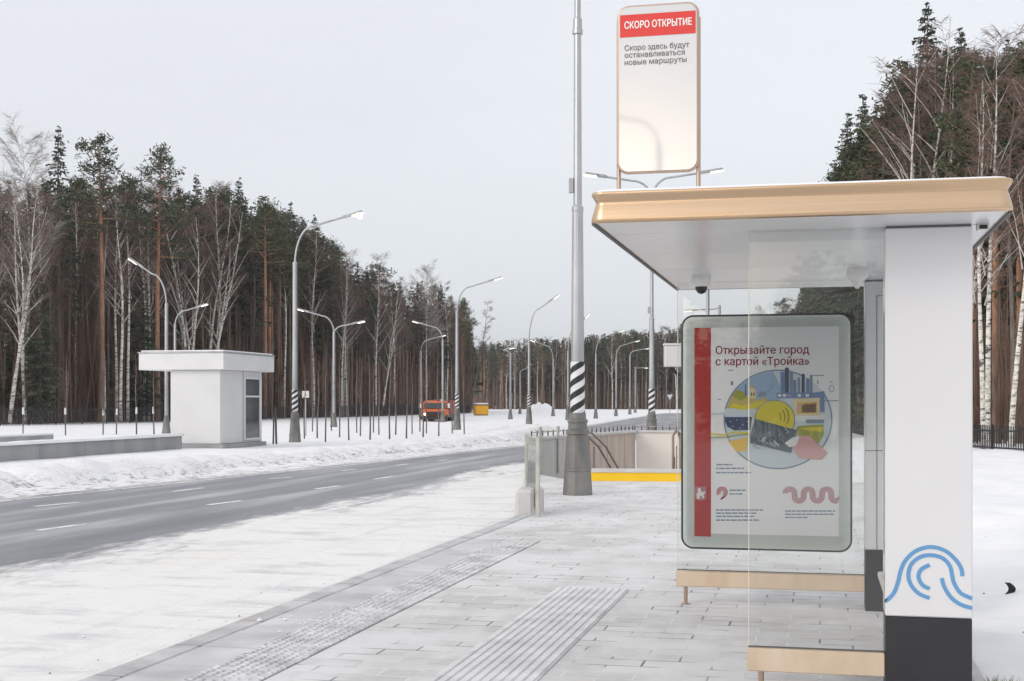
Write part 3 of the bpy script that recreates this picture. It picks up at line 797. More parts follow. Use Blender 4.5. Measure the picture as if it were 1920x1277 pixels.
I = {k: i for i, k in enumerate(ink)}
a_ = art('city_illustration', [M[k] for k in ink])
def zx(x, y): return Q(1300 + x / 3.273, 620 + y / 3.273)      # from the enlarged view
def poly(pts, k, lay): a_.plate([zx(*p) for p in pts], *LY(lay), I[k])
def disc(cx, cy, rx, ry, k, lay, a0=0, a1=360, n=40):
    pts = [(cx + rx * math.cos(R(lerp(a0, a1, i / n))), cy - ry * math.sin(R(lerp(a0, a1, i / n)))) for i in range(n + (0 if a1 - a0 == 360 else 1))]
    poly(pts[::-1], k, lay)
disc(520, 545, 330, 302, 'p_pale', 0)
def arcpts(cx, cy, rx, ry, a0, a1, n=40): return [(cx + rx * math.cos(R(lerp(a0, a1, i / n))), cy - ry * math.sin(R(lerp(a0, a1, i / n)))) for i in range(n + 1)]
a_.stroke([zx(*p) for p in arcpts(520, 545, 330, 302, 60, 395)], .012, *LY(1), I['p_line'])
poly(arcpts(520, 545, 322, 294, 160, 95) + [(560, 400), (480, 470), (240, 470)], 'p_sky', 2)
poly([(205, 475), (235, 400), (270, 365), (300, 372), (320, 400), (400, 425), (440, 405), (470, 440), (420, 482)], 'p_sand', 3)
poly([(235, 400), (270, 362), (305, 375), (330, 410), (290, 430)], 'p_green', 4)
poly([(215, 470), (250, 445), (300, 460), (380, 440), (450, 430), (440, 470), (300, 486)], 'p_yellow', 4)
poly([(345, 415), (345, 355), (355, 335), (370, 355), (384, 365), (384, 415)], 'p_cream', 5)
poly([(350, 352), (358, 332), (366, 340), (372, 352)], 'p_gold', 6)
for x in (352, 368): poly([(x, 400), (x, 380), (x + 8, 380), (x + 8, 400)], 'p_brown', 6)
poly([(318, 400), (318, 330), (324, 330), (324, 400)], 'p_brown', 5)
a_.stroke([zx(*p) for p in ((430, 395), (470, 360), (490, 340), (478, 330), (492, 325))], .006, *LY(5), I['p_line'])
poly([(395, 405), (405, 380), (420, 372), (440, 380), (455, 400)], 'p_line', 4)
poly([(190, 480), (370, 480), (370, 520), (190, 520)], 'p_pale', 3)
poly([(110, 505), (250, 500), (250, 512), (110, 520)], 'p_pale', 1)
poly([(192, 530), (360, 530), (350, 610), (250, 612), (210, 590), (196, 560)], 'p_navy', 3)
for (x, y_) in ((225, 560), (265, 550), (300, 580), (240, 590), (330, 560), (285, 600)): poly([(x, y_), (x + 6, y_), (x + 6, y_ - 5), (x, y_ - 5)], 'p_white', 4)
a_.stroke([zx(*p) for p in ((108, 632), (180, 640), (260, 622), (345, 630))], .012, *LY(4), I['p_yellow'])
a_.stroke([zx(*p) for p in ((108, 655), (190, 655), (270, 640), (345, 636))], .008, *LY(5), I['p_green'])
a_.stroke([zx(*p) for p in ((108, 668), (200, 668), (280, 655), (345, 648))], .006, *LY(5), I['p_white'])
poly([(215, 680), (335, 655), (325, 740), (262, 742)], 'p_orange', 3)
poly([(235, 700), (300, 690), (300, 700), (240, 712)], 'p_yellow', 4)
# office towers
for (x0, x1, t_, k) in ((535, 560, 250, 'p_blue'), (562, 586, 225, 'p_navy'), (590, 612, 255, 'p_line'), (614, 632, 300, 'p_blue'), (640, 655, 285, 'p_line'), (664, 684, 262, 'p_navy'), (692, 712, 290, 'p_blue'), (715, 732, 268, 'p_line')):
    poly([(x0, 385), (x1, 385), (x1, t_ + 6), ((x0 + x1) / 2, t_), (x0, t_ + 6)], k, 3)
poly([(512, 415), (512, 380), (745, 380), (805, 372), (805, 500), (770, 500), (770, 415)], 'p_blue', 4)
for x in (520, 550, 580, 640, 690): poly([(x, 405), (x, 390), (x + 20, 390), (x + 20, 405)], 'p_white' if x != 580 else 'p_grey', 5)
poly([(620, 520), (615, 418), (776, 412), (776, 522)], 'p_cream', 5)
poly([(636, 508), (636, 442), (760, 438), (760, 508)], 'p_gold', 6)
poly([(668, 502), (664, 460), (690, 448), (715, 452), (752, 446), (752, 502)], 'p_brown', 7)
poly([(640, 490), (640, 452), (655, 446), (662, 470), (655, 495)], 'p_pink', 7)
poly([(620, 525), (806, 512), (806, 545), (620, 560)], 'p_white', 4)
poly([(690, 568), (690, 545), (800, 545), (800, 568)], 'p_line', 5)
poly([(615, 640), (640, 585), (800, 575), (800, 640), (770, 690), (700, 650)], 'p_green', 4)
poly([(660, 600), (740, 590), (800, 592), (790, 620), (700, 612)], 'p_yellow', 5)
# the travel card with a plain dark pattern, held in a hand
disc(500, 545, 122, 118, 'p_yellow', 6)
a_.stroke([zx(*p) for p in arcpts(500, 545, 122, 118, 0, 360)], .007, *LY(7), I['p_line'])
for rr_ in (38, 62, 86): a_.stroke([zx(*p) for p in arcpts(500, 530, rr_, rr_, -28, 42, 12)], .006, *LY(7), I['p_brown'])
poly([(350, 640), (378, 540), (636, 612), (600, 752), (350, 690)], 'p_card', 8)
rk = random.Random(5)
for i in range(15):
    cx0, cy0 = 375 + rk.random() * 190, 590 + rk.random() * 110
    if cy0 > 690 and cx0 < 440: continue
    a_.stroke([zx(*p) for p in smooth([(cx0, cy0), (cx0 + rk.uniform(-12, 22), cy0 + 18), (cx0 + rk.uniform(0, 30), cy0 + 30), (cx0 + rk.uniform(8, 40), cy0 + 38)], 3)], rk.uniform(.004, .010), *LY(9), I['p_grey' if i % 3 else 'p_pale'])
poly([(600, 700), (650, 645), (715, 645), (820, 745), (790, 790), (650, 785)], 'p_pink', 9)
poly([(560, 690), (610, 655), (655, 650), (630, 705), (590, 715)], 'p_white', 10)
for (x0, y0, x1, y1) in ((230, 310, 245, 335), (365, 298, 372, 306), (840, 312, 856, 318), (760, 305, 768, 330), (735, 272, 800, 278), (215, 240, 245, 246), (150, 420, 170, 426)):
    poly([(x0, y1), (x1, y1), (x1, y0), (x0, y0)], 'p_line', 2)
a_.stroke([zx(*p) for p in arcpts(848, 356, 15, 20, 0, 360, 16)], .005, *LY(2), I['p_line'])
a_.stroke([zx(*p) for p in ((730, 430), (890, 430))], .007, *LY(3), I['p_line'])
art_done(a_)
for s_, (x0, y0), x1 in (('Открывайте город', (1342, 664), 1517), ('с картой «Тройка»', (1342, 685), 1517)):
    t_ = art('lettering', [M['p_text']]); q = Q(x0, y0); q1 = Q(x1, y0); text_polys(s_, .085, q[0], q[1], *LY(1), t_, 0, .016, q1[0] - q[0]); art_done(t_)
rk = random.Random(2)
for blk_ in (((1343, 871, 1377), (1343, 878, 1395), (1343, 886, 1413)), ((1368, 919, 1399), (1368, 926, 1394)), ((1343, 956, 1431), (1343, 962, 1422), (1343, 968, 1414), (1343, 975, 1427)), ((1472, 958, 1566), (1472, 964, 1568), (1472, 970, 1514))):
    fp = art('small_print', [M['p_line']])
    for (x0, y0, x1) in blk_:
        x = x0
        while x < x1 - 3:
            wl = min(rk.uniform(3, 12), x1 - x); fp.plate(rect_px(x, y0 - 1.2, x + wl, y0 + 1.6), *LY(1)); x += wl + 1.6
    art_done(fp)
em = art('red_emblem', [M['p_redline'], M['p_soft']])
for rr_ in (9.5, 6.8, 4.0): em.stroke([Q(1354 + rr_ * math.cos(R(a)), 923 + rr_ * math.sin(R(a))) for a in range(-215, 75, 12)], .0075, *LY(1), 0)
for dx in (0, 2.7, 5.4): em.stroke([Q(1354 + 1.5 + dx, 931 - dx * .25), Q(1351 + dx * .6, 937 - dx * .3)], .0075, *LY(1), 0)
art_done(em); em = art('wave_border', [M['p_redline'], M['p_soft']])
for li, d_ in enumerate((-4.2, -1.4, 1.4, 4.2)):      # the interlaced wave border at the right: omega bends side by side
    pts = []; r_, x0 = 8.6, 1481.0
    for i in range(6):
        cx0 = x0 + 17.2 * i; up = i % 2 == 0; rr_ = max(1.5, r_ + (d_ if up else -d_)); cy0 = 925 if up else 931
        for k in range(11):
            a = math.pi - math.pi * k / 10; pts.append((cx0 + rr_ * math.cos(a), cy0 - (1 if up else -1) * rr_ * math.sin(a) * .95))
    em.stroke([Q(*p) for p in pts if p[0] < 1574], .0068, *LY(1 + li % 2), li % 2)
art_done(em)
ce = art('white_emblem', [M['p_soft'], M['p_white']])
sx = lambda x, y_: Q(1302 + x / 6.4, 860 + y_ / 6.4)
ce.plate([sx(*p) for p in ((8, 490), (8, 335), (145, 335), (145, 475), (120, 492), (78, 505), (40, 495))][::-1], *LY(3), 0)
ce.plate([sx(*p) for p in ((35, 480), (25, 420), (45, 405), (42, 365), (60, 345), (78, 360), (80, 390), (105, 400), (122, 385), (132, 410), (112, 430), (118, 470), (98, 478), (88, 445), (66, 450), (62, 482))], *LY(4), 1)
ce.stroke([sx(70, 400), sx(30, 470)], .004, *LY(5), 1)
art_done(ce)
b = MB(); b.plate([(x, z) for x, z in rrect(pu0 + .02, pu1 - .02, pz0 + .02, pz1 - .02, .06, 8)], VF - .022, VF - .018); b.build('cover_glass', M['cover'], pc, PO)

# ================================================================== UNDERPASS STAIR
def wall_line(mb, p, q, z0, z1, th, mat=0):
    p, q = Vector(p), Vector(q); d = (q - p); L = d.length; a = math.atan2(d.y, d.x)
    mb.box(0, L, -th / 2, th / 2, z0, z1, mat, Matrix.Translation((p.x, p.y, 0)) @ Matrix.Rotation(a, 4, 'Z'))
ua = thing('underpass_entrance', 'stairway down to an underpass with brown and cream walls beside the road', 'stairs', (-3, 31, 0)); UO = (-3, 31, 0)
b = MB(); wall_line(b, (-6.18, 29.0), (-5.75, 31.6), -.3, .74, .16); b.build('side_wall', M['grey_panel'], ua, UO)
b = MB(); wall_line(b, (-5.75, 31.6), (-4.99, 36.3), -2.6, .74, .15); b.build('side_wall', M['brown_panel'], ua, UO)
b = MB(); wall_line(b, (-6.2, 28.92), (-4.96, 36.45), .742, .80, .24); b.build('wall_coping', M['pale_concrete'], ua, UO)
b = MB(); wall_line(b, (-4.9, 36.4), (-.3, 36.75), -2.6, .74, .2); b.build('end_wall', M['cream'], ua, UO)
b = MB(); wall_line(b, (-4.86, 36.4), (-.2, 36.75), .742, .80, .28); b.build('wall_coping', M['pale_concrete'], ua, UO)
b = MB(); wall_line(b, (-.35, 27.0), (-.35, 36.6), -2.6, .70, .2); b.build('side_wall', M['cream'], ua, UO)
b = MB()
for i in range(14): b.box(-5.0, -.45, 27.25 + .38 * i, 27.25 + .38 * (i + 1), -2.8, -.05 - .17 * (i + 1))
b.build('steps', M['concrete'], ua, UO)
b = MB(); wall_line(b, (-4.98, 26.5), (-.45, 26.95), -.35, .17, .30); b.build('threshold', M['yellow'], ua, UO)
b = MB(); wall_line(b, (-4.98, 26.5), (-.45, 26.95), .172, .235, .34); b.build('threshold_top', M['pale_concrete'], ua, UO)
for px, D in ((1103, 28.0), (1262, 28.6)):   # handrails running down the stair
    q = W(px, D); h = thing('stair_handrail', ('brown tubular handrail sloping down the stair, next to the big striped mast' if px < 1200 else 'brown looped handrail at the stair, next to the poster case'), 'handrail', (q.x, q.y, 0), group='handrails of the underpass stair')
    for dx in (0, .16):
        m_ = MB()
        if px < 1200: m_.tube([(dx, -.9, .95), (dx, -.55, .95), (dx + .12, .6, .62), (dx + .45, 3.0, -.7)], .021, 8)
        else: m_.tube([(dx, 0, .1), (dx, 0, .85), (dx + .06, .1, .97), (dx + .10, .3, .9), (dx + .14, 2.5, -.35)], .028, 8)
        m_.build('rail', M['brown_steel'], h)
    for yy, zz, zb in ((-.85, .94, .0) if px < 1200 else (0.05, .4, 0), (.6, .62, -.6)):
        m_ = MB(); m_.tube([(.02, yy, zb - .3), (.02, yy, zz)], .02, 8); m_.build('post', M['brown_steel'], h)
# thin railing standing on the coping
rl = thing('coping_railing', 'thin low railing on top of the underpass wall', 'railing', (-5.5, 33, .8)); RO = (-5.5, 33, .8)
n_ = 22
for i in range(n_ + 1):
    t = i / n_; p = Vector((-6.2, 29.0, 0)).lerp(Vector((-4.96, 36.45, 0)), t)
    m_ = MB(); m_.tube([(p.x - .05, p.y, .74), (p.x - .05, p.y, .93)], .016, 6); m_.build('post', M['dark_steel'], rl, RO)
for i in range(26):
    p = Vector((-4.96, 36.5, 0)).lerp(Vector((-.2, 36.85, 0)), i / 25)
    m_ = MB(); m_.tube([(p.x, p.y, .79), (p.x, p.y, .93)], .014, 6); m_.build('post', M['dark_steel'], rl, RO)
m_ = MB(); m_.tube([(-6.25, 29.0, .90), (-5.01, 36.47, .90), (-.2, 36.85, .90)], .014, 6); m_.build('top_rail', M['rail_steel'], rl, RO)
# brackets on the face of the grey wall
for px in (1012, 1036, 1054, 1067):
    t = (px - 1010) / 160; p = Vector((-6.2, 29.0, 0)).lerp(Vector((-4.96, 36.45, 0)), t) + Vector((.12, -.02, 0))
    m_ = MB(); m_.tube([(p.x, p.y, -.02), (p.x, p.y, .98)], .028, 8); m_.tube([(p.x, p.y, .88), (p.x, p.y, 1.02)], .036, 8); m_.tube([(p.x, p.y, -.06), (p.x, p.y, .06)], .036, 8)
    m_.build('wall_post', M['rail_steel'], rl, RO)
# glazed railing along the widened pavement edge
r2 = thing('glazed_railing', 'pale metal railing with cloudy glass panel at the kerb before the striped mast', 'railing', (-4.0, 18.6, 0)); R2 = (-4.0, 18.6, 0)
A_, B_, C_ = Vector((-3.79, 18.0, 0)), Vector((-4.22, 19.24, 0)), Vector((-6.2, 28.7, -.25))
for p, hh, rr_ in ((A_, 1.09, .028), (B_, 1.12, .024)):
    m_ = MB(); m_.bbox(p.x - rr_, p.x + rr_, p.y - rr_, p.y + rr_, -.02, hh, .006); m_.build('post', M['rail_steel'], r2, R2)
m_ = MB(); m_.tube([A_ + Vector((0,0,1.06)), B_ + Vector((0,0,1.09))], .022, 8); m_.tube([A_ + Vector((0,0,1.0)), B_ + Vector((0,0,1.03))], .014, 8); m_.build('handrail', M['rail_steel'], r2, R2)
for i in range(1, 9):
    p = A_.lerp(B_, i / 9); m_ = MB(); m_.tube([(p.x, p.y, .08), (p.x, p.y, 1.05)], .009, 6); m_.build('bar', M['rail_steel'], r2, R2)
m_ = MB(); wall_line(m_, A_ + Vector((-.03,.06,0)), B_, .12, .98, .012); m_.build('glass_panel', M['rail_glass'], r2, R2)
for i in range(1, 7):
    p = B_.lerp(C_, i / 6); m_ = MB(); m_.bbox(p.x - .025, p.x + .025, p.y - .025, p.y + .025, -.4, 1.08 - .055 * i, .005); m_.build('post', M['rail_steel'], r2, R2)
m_ = MB(); m_.tube([B_ + Vector((0,0,1.06)), C_ + Vector((0,0,.98))], .02, 8); m_.build('handrail', M['rail_steel'], r2, R2)
blk = MB(); q0 = G(966, 970); 
blk.bbox(-4.16, -3.90, 18.2, 19.0, -.3, .36, .04); bo = blk.build('kerb_block', M['pale_concrete']); tag(bo, 'pale low concrete block closing the kerb at the foot of the glazed railing', 'concrete block')

# ================================================================== LAMP POSTS
def head_mesh(mb, p, d):
    """lamp head: neck block and flat lamp body along direction d"""
    d = d.normalized(); M_ = Matrix.Translation(p) @ d.to_track_quat('Y', 'Z').to_matrix().to_4x4()
    mb.bbox(-.06, .06, -.12, .22, -.05, .07, .02, 0, M_)
    mb.bbox(-.13, .13, .20, .72, -.035, .06, .03, 0, M_)
    return M_
def lamp(name, label, loc, kind, step_z, arms, r=.14, lit=0, group=None, rz=0.0, base_h=1.6, big=False, stripes=True):
    """arms: list of (dx, dz, rise) from the top of the shaft; local X points right along the picture"""
    t = thing(name, label, 'lamp post', loc, rz, group)
    bs_ = 1.0
    m_ = MB()
    if stripes:
        m_.lathe([(.245, -.6), (.245, .05), (.225, .40), (.235, .41), (.235, .46), (.215, .47), (.175, 1.02), (.20, 1.04), (.20, 1.10), (.165, 1.12), (.16, 1.22), (.175, 1.24), (.175, 1.28), (.145, 1.30), (.14, 1.40)], 24)
        for k in range(4):
            M_ = Matrix.Rotation(R(90 * k - 90 - math.degrees(YAW) * 0), 4, 'Z')
            m_.add([(.243,-.035,0),(.252,-.035,0),(.252,.035,0),(.243,.035,0),(.17,-.02,1.0),(.185,-.02,1.0),(.185,.02,1.0),(.17,.02,1.0)], [(0,1,2,3),(4,7,6,5),(1,5,6,2),(0,4,5,1),(2,6,7,3)], 0, False, M_)
    else:
        m_.lathe([(.24, -.6), (.24, .05), (.20, .35), (.12, .95), (.105, 1.0)], 16)
    bse = m_.build('base', M['cast'], t)
    if stripes:
        m_ = MB(); m_.lathe([(.19, .21), (.205, .21), (.205, .24), (.19, .24)], 12); 
        m_ = MB(); m_.lathe([(.127, 1.38), (.122, 2.27)], 24, smooth=True); m_.build('striped_band', M['stripes'], t)
        z0 = 2.265
    else: z0 = .98
    r1 = .112 if stripes else .10
    m_ = MB(); m_.lathe([(r1, z0), (r1 * .82, step_z - .03), (r1 * .88, step_z - .02), (r1 * .88, step_z + .05), (.055, step_z + .10)], 16, smooth=False)
    m_.build('shaft', M['galv'], t)
    top = step_z + .1
    if big:      # mast with a second, thinner section and double arms above
        m_ = MB(); m_.lathe([(.072, step_z + .06), (.062, 7.85), (.09, 7.86), (.09, 7.93), (.078, 7.94), (.074, 8.12), (.055, 8.14), (.045, 9.7)], 14); m_.build('shaft', M['galv'], t)
        m_ = MB(); m_.bbox(-.15, -.07, -.04, .04, 5.15, 5.40, .008); m_.build('junction_box', M['galv'], t)
        top = 9.65
    for dx, dz in arms:
        m_ = MB(); P = []
        sgn_ = 1 if dx > 0 else -1; h_ = dz
        for i in range(9):
            a = R(90 * i / 8); P.append((sgn_ * (.75 * (1 - math.cos(a))), 0, top - .15 + (h_ * .80 + .15) * math.sin(a)))
        P.append((dx, 0, top + h_ + .02))
        m_.tube(P, [.042] * len(P), 8); arm = m_.build('arm', M['galv'], t)
        d = Vector((dx - P[-2][0], 0, P[-1][2] - P[-2][2]))
        hd = MB(); M_ = head_mesh(hd, Vector(P[-1]), d); ho = hd.build('lamp_head', M['galv'], t)
        ln = MB()
        ln.bbox(-.12, .12, .24, .74, -.075, -.033, .02, 0, M_)
        if lit == 2: ln.lathe([(.02,-.20),(.11,-.16),(.15,-.08),(.13,.0)], 12, 0, True, M_ @ Matrix.Translation((0,.5,0)))
        ln.build('lamp_glass', M['lit'] if lit == 2 else M['lit_small'], ho)
        if lit == 2: cb_ = MB(); cb_.lathe([(.02,-.24),(.075,-.225),(.10,-.17),(.105,-.10)], 12, 0, True, M_ @ Matrix.Translation((0,.55,0))); cb_.build('bulb', M['bulb'], ho)
    return t
GS = 'striped lamp posts along the far side of the road'
GD = 'grey lamp posts without stripes in the snowfield'
def striped(px, D, label, ystep, headx, heady, lit=1):
    q = W(px, D, -.22); zst = ZY(ystep, D) + .22
    dx = (headx - px) / F * D; dz = ZY(heady, D) + .22 - (zst + .1)
    return lamp('street_lamp', label, q, 's', zst, [(dx - .6, dz)], lit=lit, group=GS, rz=YAW)
striped(553, 54.5, 'tall striped-base lamp post right of the white kiosk, its head brightly lit', 495, 676, 407, 2)
striped(857, 79, 'striped-base lamp post standing beside the orange truck', 585, 938, 527)
striped(992, 97, 'striped-base lamp post beyond the glazed railing, left of the big mast', 640, 1048, 564)
striped(1065, 118, 'far striped-base lamp post half hidden behind the big mast', 660, 1106, 600)
def double(px, D, label, ystep, arms, grp=GD):
    q = W(px, D, -.15); zst = ZY(ystep, D) + .15
    return lamp('street_lamp', label, q, 'd', zst, [((hx - px) / F * D + (.5 if hx < px else -.5), ZY(hy, D) + .15 - zst - .1) for hx, hy in arms], lit=1, group=grp, rz=YAW, stripes=False)
double(312, 69, 'grey lamp post with its arm to the left, rising behind the white kiosk', 572, [(246, 500)])
double(328, 92, 'thin farther lamp post with a short arm to the right, behind the kiosk roof', 610, [(384, 576)])
double(626, 86, 'grey double-armed lamp post right of the tall brightly lit lamp', 625, [(562, 585), (678, 607)])
double(830, 107, 'grey lamp post with its arm to the left, standing in front of the orange truck', 640, [(778, 607)])
double(789, 140, 'thin lamp post with its arm to the right, left of the orange truck', 660, [(832, 632)])
double(957, 122, 'grey lamp post in the snow right of the yellow container', 664, [(940, 655)])
double(1037, 146, 'grey lamp post with its arm to the left, left of the big mast', 674, [(998, 642)])
double(1117, 128, 'grey lamp post just right of the big mast, arm to the upper right', 666, [(1165, 624)])
double(1155, 150, 'grey lamp post with bent arm to the right, second right of the big mast', 672, [(1196, 642)])
double(1181, 170, 'grey lamp post third right of the big mast, before the far forest', 668, [(1215, 655)])
double(1191, 192, 'smallest grey lamp post close to the pavement-side striped mast', 690, [(1212, 690)])
double(975, 172, 'thin distant lamp post between the striped lamp and the far forest', 700, [(995, 690)])
q = W(1083, 22.75, 0); lamp('lamp_mast', 'big lamp mast with black and white spiral band on the pavement', q, 'm', 4.86, [(-2.0, .55), (2.4, .65)], big=True, group='striped masts on the pavement side', rz=YAW)
q = W(1222, 51, -.2); t_ = lamp('lamp_mast', 'farther double-armed striped mast rising behind the stair, seen left of the poster', q, 'm', 4.92, [(-1.85, .72), (2.0, .88)], big=True, group='striped masts on the pavement side', rz=YAW)
# pole with a camera cabinet, seen above and beside the poster
q = W(1327, 62, -.1); cp = thing('camera_pole', 'slim grey pole with a white cabinet, behind the poster case', 'pole', q, YAW)
m_ = MB(); m_.lathe([(.16, -.4), (.16, .5), (.09, .6), (.075, 9.5)], 14); m_.build('shaft', M['galv'], cp)
m_ = MB(); m_.bbox(-2.02, -1.05, -.3, .3, ZY(688, 62) + .1, ZY(648, 62) + .1, .04); cb = m_.build('cabinet', M['housing'], cp)
m_ = MB(); m_.box(-2.05, -1.0, -.33, .33, ZY(648, 62) + .1, ZY(645, 62) + .12); m_.build('cabinet_lid', M['plaster_trim'], cb)
m_ = MB(); m_.tube([(-1.75, 0, ZY(690, 62) + .1), (-1.5, 0, ZY(698, 62) + .1), (-1.2, 0, ZY(706, 62) + .1), (0, 0, ZY(712, 62) + .1)], .09, 8); m_.build('bracket', M['black'], cp)
q = W(1349, 85, -.1); double(1349, 88, 'thin grey lamp post behind the poster, right of the camera pole', 575, [(1290, 582)])

# ================================================================== KIOSK AND PARAPET
kg = -.3; KX0, KX1, KY0, KY1 = -22.52, -20.60, 43.5, 47.1
ks = thing('white_kiosk', 'small white flat-roofed kiosk with a tall window in the snow across the road', 'kiosk', (-21.6, 45.3, kg)); KO = (-21.6, 45.3, kg)
b = MB(); b.bbox(KX0, KX1, KY0, KY1, .08, 2.70, .02); b.build('body', M['plaster'], ks, KO)
b = MB(); b.bbox(KX0 - .10, KX1 + .14, KY0 - .10, KY1 + .12, -.6, .075, .015); b.build('plinth', M['concrete'], ks, KO)
b = MB(); b.bbox(-23.65, -20.38, 43.30, 47.75, 2.703, 3.30, .015); rf = b.build('roof', M['plaster_trim'], ks, KO)
b = MB(); b.bbox(-23.68, -20.35, 43.27, 47.78, 3.302, 3.345, .01); b.build('roof_flashing', M['galv'], rf, KO)
b = MB(); b.bbox(-23.6, -20.42, 43.36, 47.7, 3.346, 3.40, .02); b.build('roof_snow', M['snow'], rf, KO)
wy0, wy1, wz0, wz1 = 45.50, 46.90, .16, 2.48
b = MB()
for a0, a1, c0, c1 in ((wy0, wy1, wz0, wz0 + .07), (wy0, wy1, wz1 - .07, wz1), (wy0, wy0 + .07, wz0 + .07, wz1 - .07), (wy1 - .07, wy1, wz0 + .07, wz1 - .07), (wy0 + .07, wy1 - .07, 1.74, 1.80)):
    b.box(KX1 - .05, KX1 + .03, a0, a1, c0, c1)
wf = b.build('window', M['plaster_trim'], ks, KO)
b = MB(); b.box(KX1 - .03, KX1 + .008, wy0 + .07, wy1 - .07, wz0 + .07, 1.74); b.box(KX1 - .03, KX1 + .008, wy0 + .07, wy1 - .07, 1.80, wz1 - .07); b.build('pane', M['window'], wf, KO)
b = MB(); b.box(KX1 + .004, KX1 + .018, 45.38, 45.40, .10, 2.68); b.build('corner_joint', M['concrete'], ks, KO)
pw_ = thing('parapet_wall', 'long low grey concrete parapet with a snow cap left of the kiosk', 'wall', (-21.8, 34, -.3)); WO = (-21.8, 34, -.3)
y = 22.0
while y < 42.6:
    y2 = min(y + 2.4, 42.7); b = MB(); b.bbox(-22.0, -21.66, y + .006, y2 - .006, -.6, .40, .012); b.build('wall_slab', M['concrete'], pw_, WO); y = y2
b = MB(); ny = 60
for j in range(ny + 1):
    yy = 22 + 20.75 * j / ny; hh = .09 + .03 * fbm(0, yy, .5)
    for x, z in ((-22.05, .39), (-22.04, .39 + hh * .8), (-21.9, .39 + hh), (-21.74, .39 + hh), (-21.61, .39 + hh * .75), (-21.60, .385)): b.v.append((x + .012 * fbm(x, yy, 2), yy, z))
for j in range(ny):
    for i in range(5): b.f.append([j*6+i, j*6+i+1, (j+1)*6+i+1, (j+1)*6+i]); b.m.append(0); b.sm.append(True)
b.f += [[0,1,2,3,4,5], [ny*6+i for i in range(6)]]; b.m += [0, 0]; b.sm += [False, False]
b.build('snow_cap', M['snow'], pw_, WO)
p2_ = thing('parapet_wall', 'farther parapet of the ramp, a dark line behind the snow-capped wall', 'wall', (-26, 34, -.3)); WO = (-26, 34, -.3)
b = MB(); b.bbox(-26.2, -25.9, 20, 41.5, -.6, .42, .012); b.build('wall_slab', M['concrete'], p2_, WO)
b = MB(); b.bbox(-26.22, -25.88, 20, 41.52, .422, .50, .03); b.build('snow_cap', M['snow'], p2_, WO)

# ================================================================== SMALL THINGS IN THE SNOW
def road_sign(px, D, label, ytop, ybot, wd, shape='rect'):
    q = W(px, D, -.1); t = thing('road_sign', label, 'road sign', q, YAW)
    zt_, zb_ = ZY(ytop, D) + .1, ZY(ybot, D) + .1
    m_ = MB(); m_.tube([(0, .03, -.4), (0, .03, zt_ - .05)], .03, 8); m_.build('post', M['galv'], t)
    m_ = MB()
    if shape == 'rect': m_.plate(rrect(-wd/2, wd/2, zb_, zt_, .05, 3), -.012, 0)
    else: m_.plate([(-wd/2, zt_), (0, zb_), (wd/2, zt_)][::-1], -.012, 0)
    pl_ = m_.build('sign_plate', M['plaster_trim'], t)
    if shape == 'rect':
        m_ = MB(); m_.plate([(-wd*.22, zb_ + .12), (wd*.22, zb_ + .12), (0, zt_ - .12)], -.016, -.0125); m_.build('sign_mark', M['galv'], pl_)
road_sign(573, 64, 'small white square road sign on a post behind the brightly lit lamp', 733, 746, .34)
road_sign(1256, 175, 'tiny white give-way sign before the far forest, left of the poster', 740, 750, .8, 'tri')

sap = None
def sapling(px, py, white, label, grp, pair=False):
    q = G(px, py, -.12); q.z = -.16
    rs = random.Random(int(px * 7 + py))
    t = thing('sapling', label, 'young tree', q, rs.uniform(0, 6.28), grp)
    h = rs.uniform(3.4, 4.6); lean = rs.uniform(-.1, .1)
    m_ = MB(); P = [(lean * k / 5 + rs.uniform(-.03, .03), rs.uniform(-.03, .03), h * k / 5) for k in range(6)]; P[0] = (0, 0, -.2)
    m_.tube(P, [.034, .032, .028, .022, .015, .006], 6); m_.build('trunk', M['dark_bark'], t)
    m_ = MB(); m_.tube([(0, 0, -.1), (P[1][0] * 1.2, P[1][1] * 1.2, P[1][2] * rs.uniform(1.15, 1.45))], [rs.uniform(.030, .044), rs.uniform(.024, .034)], 7); m_.build('trunk_wrap', M['dark_wrap'], t)
    if white: m_ = MB(); m_.tube([(P[1][0] * 1.2, P[1][1] * 1.2, P[1][2] * 1.34), (P[1][0] * 1.45, P[1][1] * 1.45, P[1][2] * 1.75)], [.055, .045], 7); m_.build('white_band', M['white_wrap'], t)
    m_ = MB()
    for i in range(26):
        z = rs.uniform(.42, .98) * h; a = rs.uniform(0, 6.28); ln = rs.uniform(.25, .7) * (1.1 - z / h * .6); x0 = lean * z / h
        m_.ribbon([(x0, 0, z), (x0 + math.cos(a) * ln * .6, math.sin(a) * ln * .6, z + ln * .5), (x0 + math.cos(a) * ln, math.sin(a) * ln, z + ln)], .016, .006)
    m_.build('twigs', M['twig'], t)
    if pair: m_ = MB(); m_.tube([(-.18, .1, -.2), (-.12, .06, 1.5)], .045, 6); m_.build('stake', M['dark_wrap'], t)
for px, yb in ((43, 815), (123, 814), (193, 813), (218, 812), (256, 812), (289, 812)):
    sapling(px, yb + 3, True, 'young bare tree with a white band behind the snow-capped parapet, left of the kiosk', 'young trees behind the parapet')
GSap = 'young trees with dark wrapped trunks in the snow'
sapling(512, 835, False, 'thick dark-wrapped young tree with a stake, between kiosk and brightly lit lamp', 'young tree beside the kiosk', True)
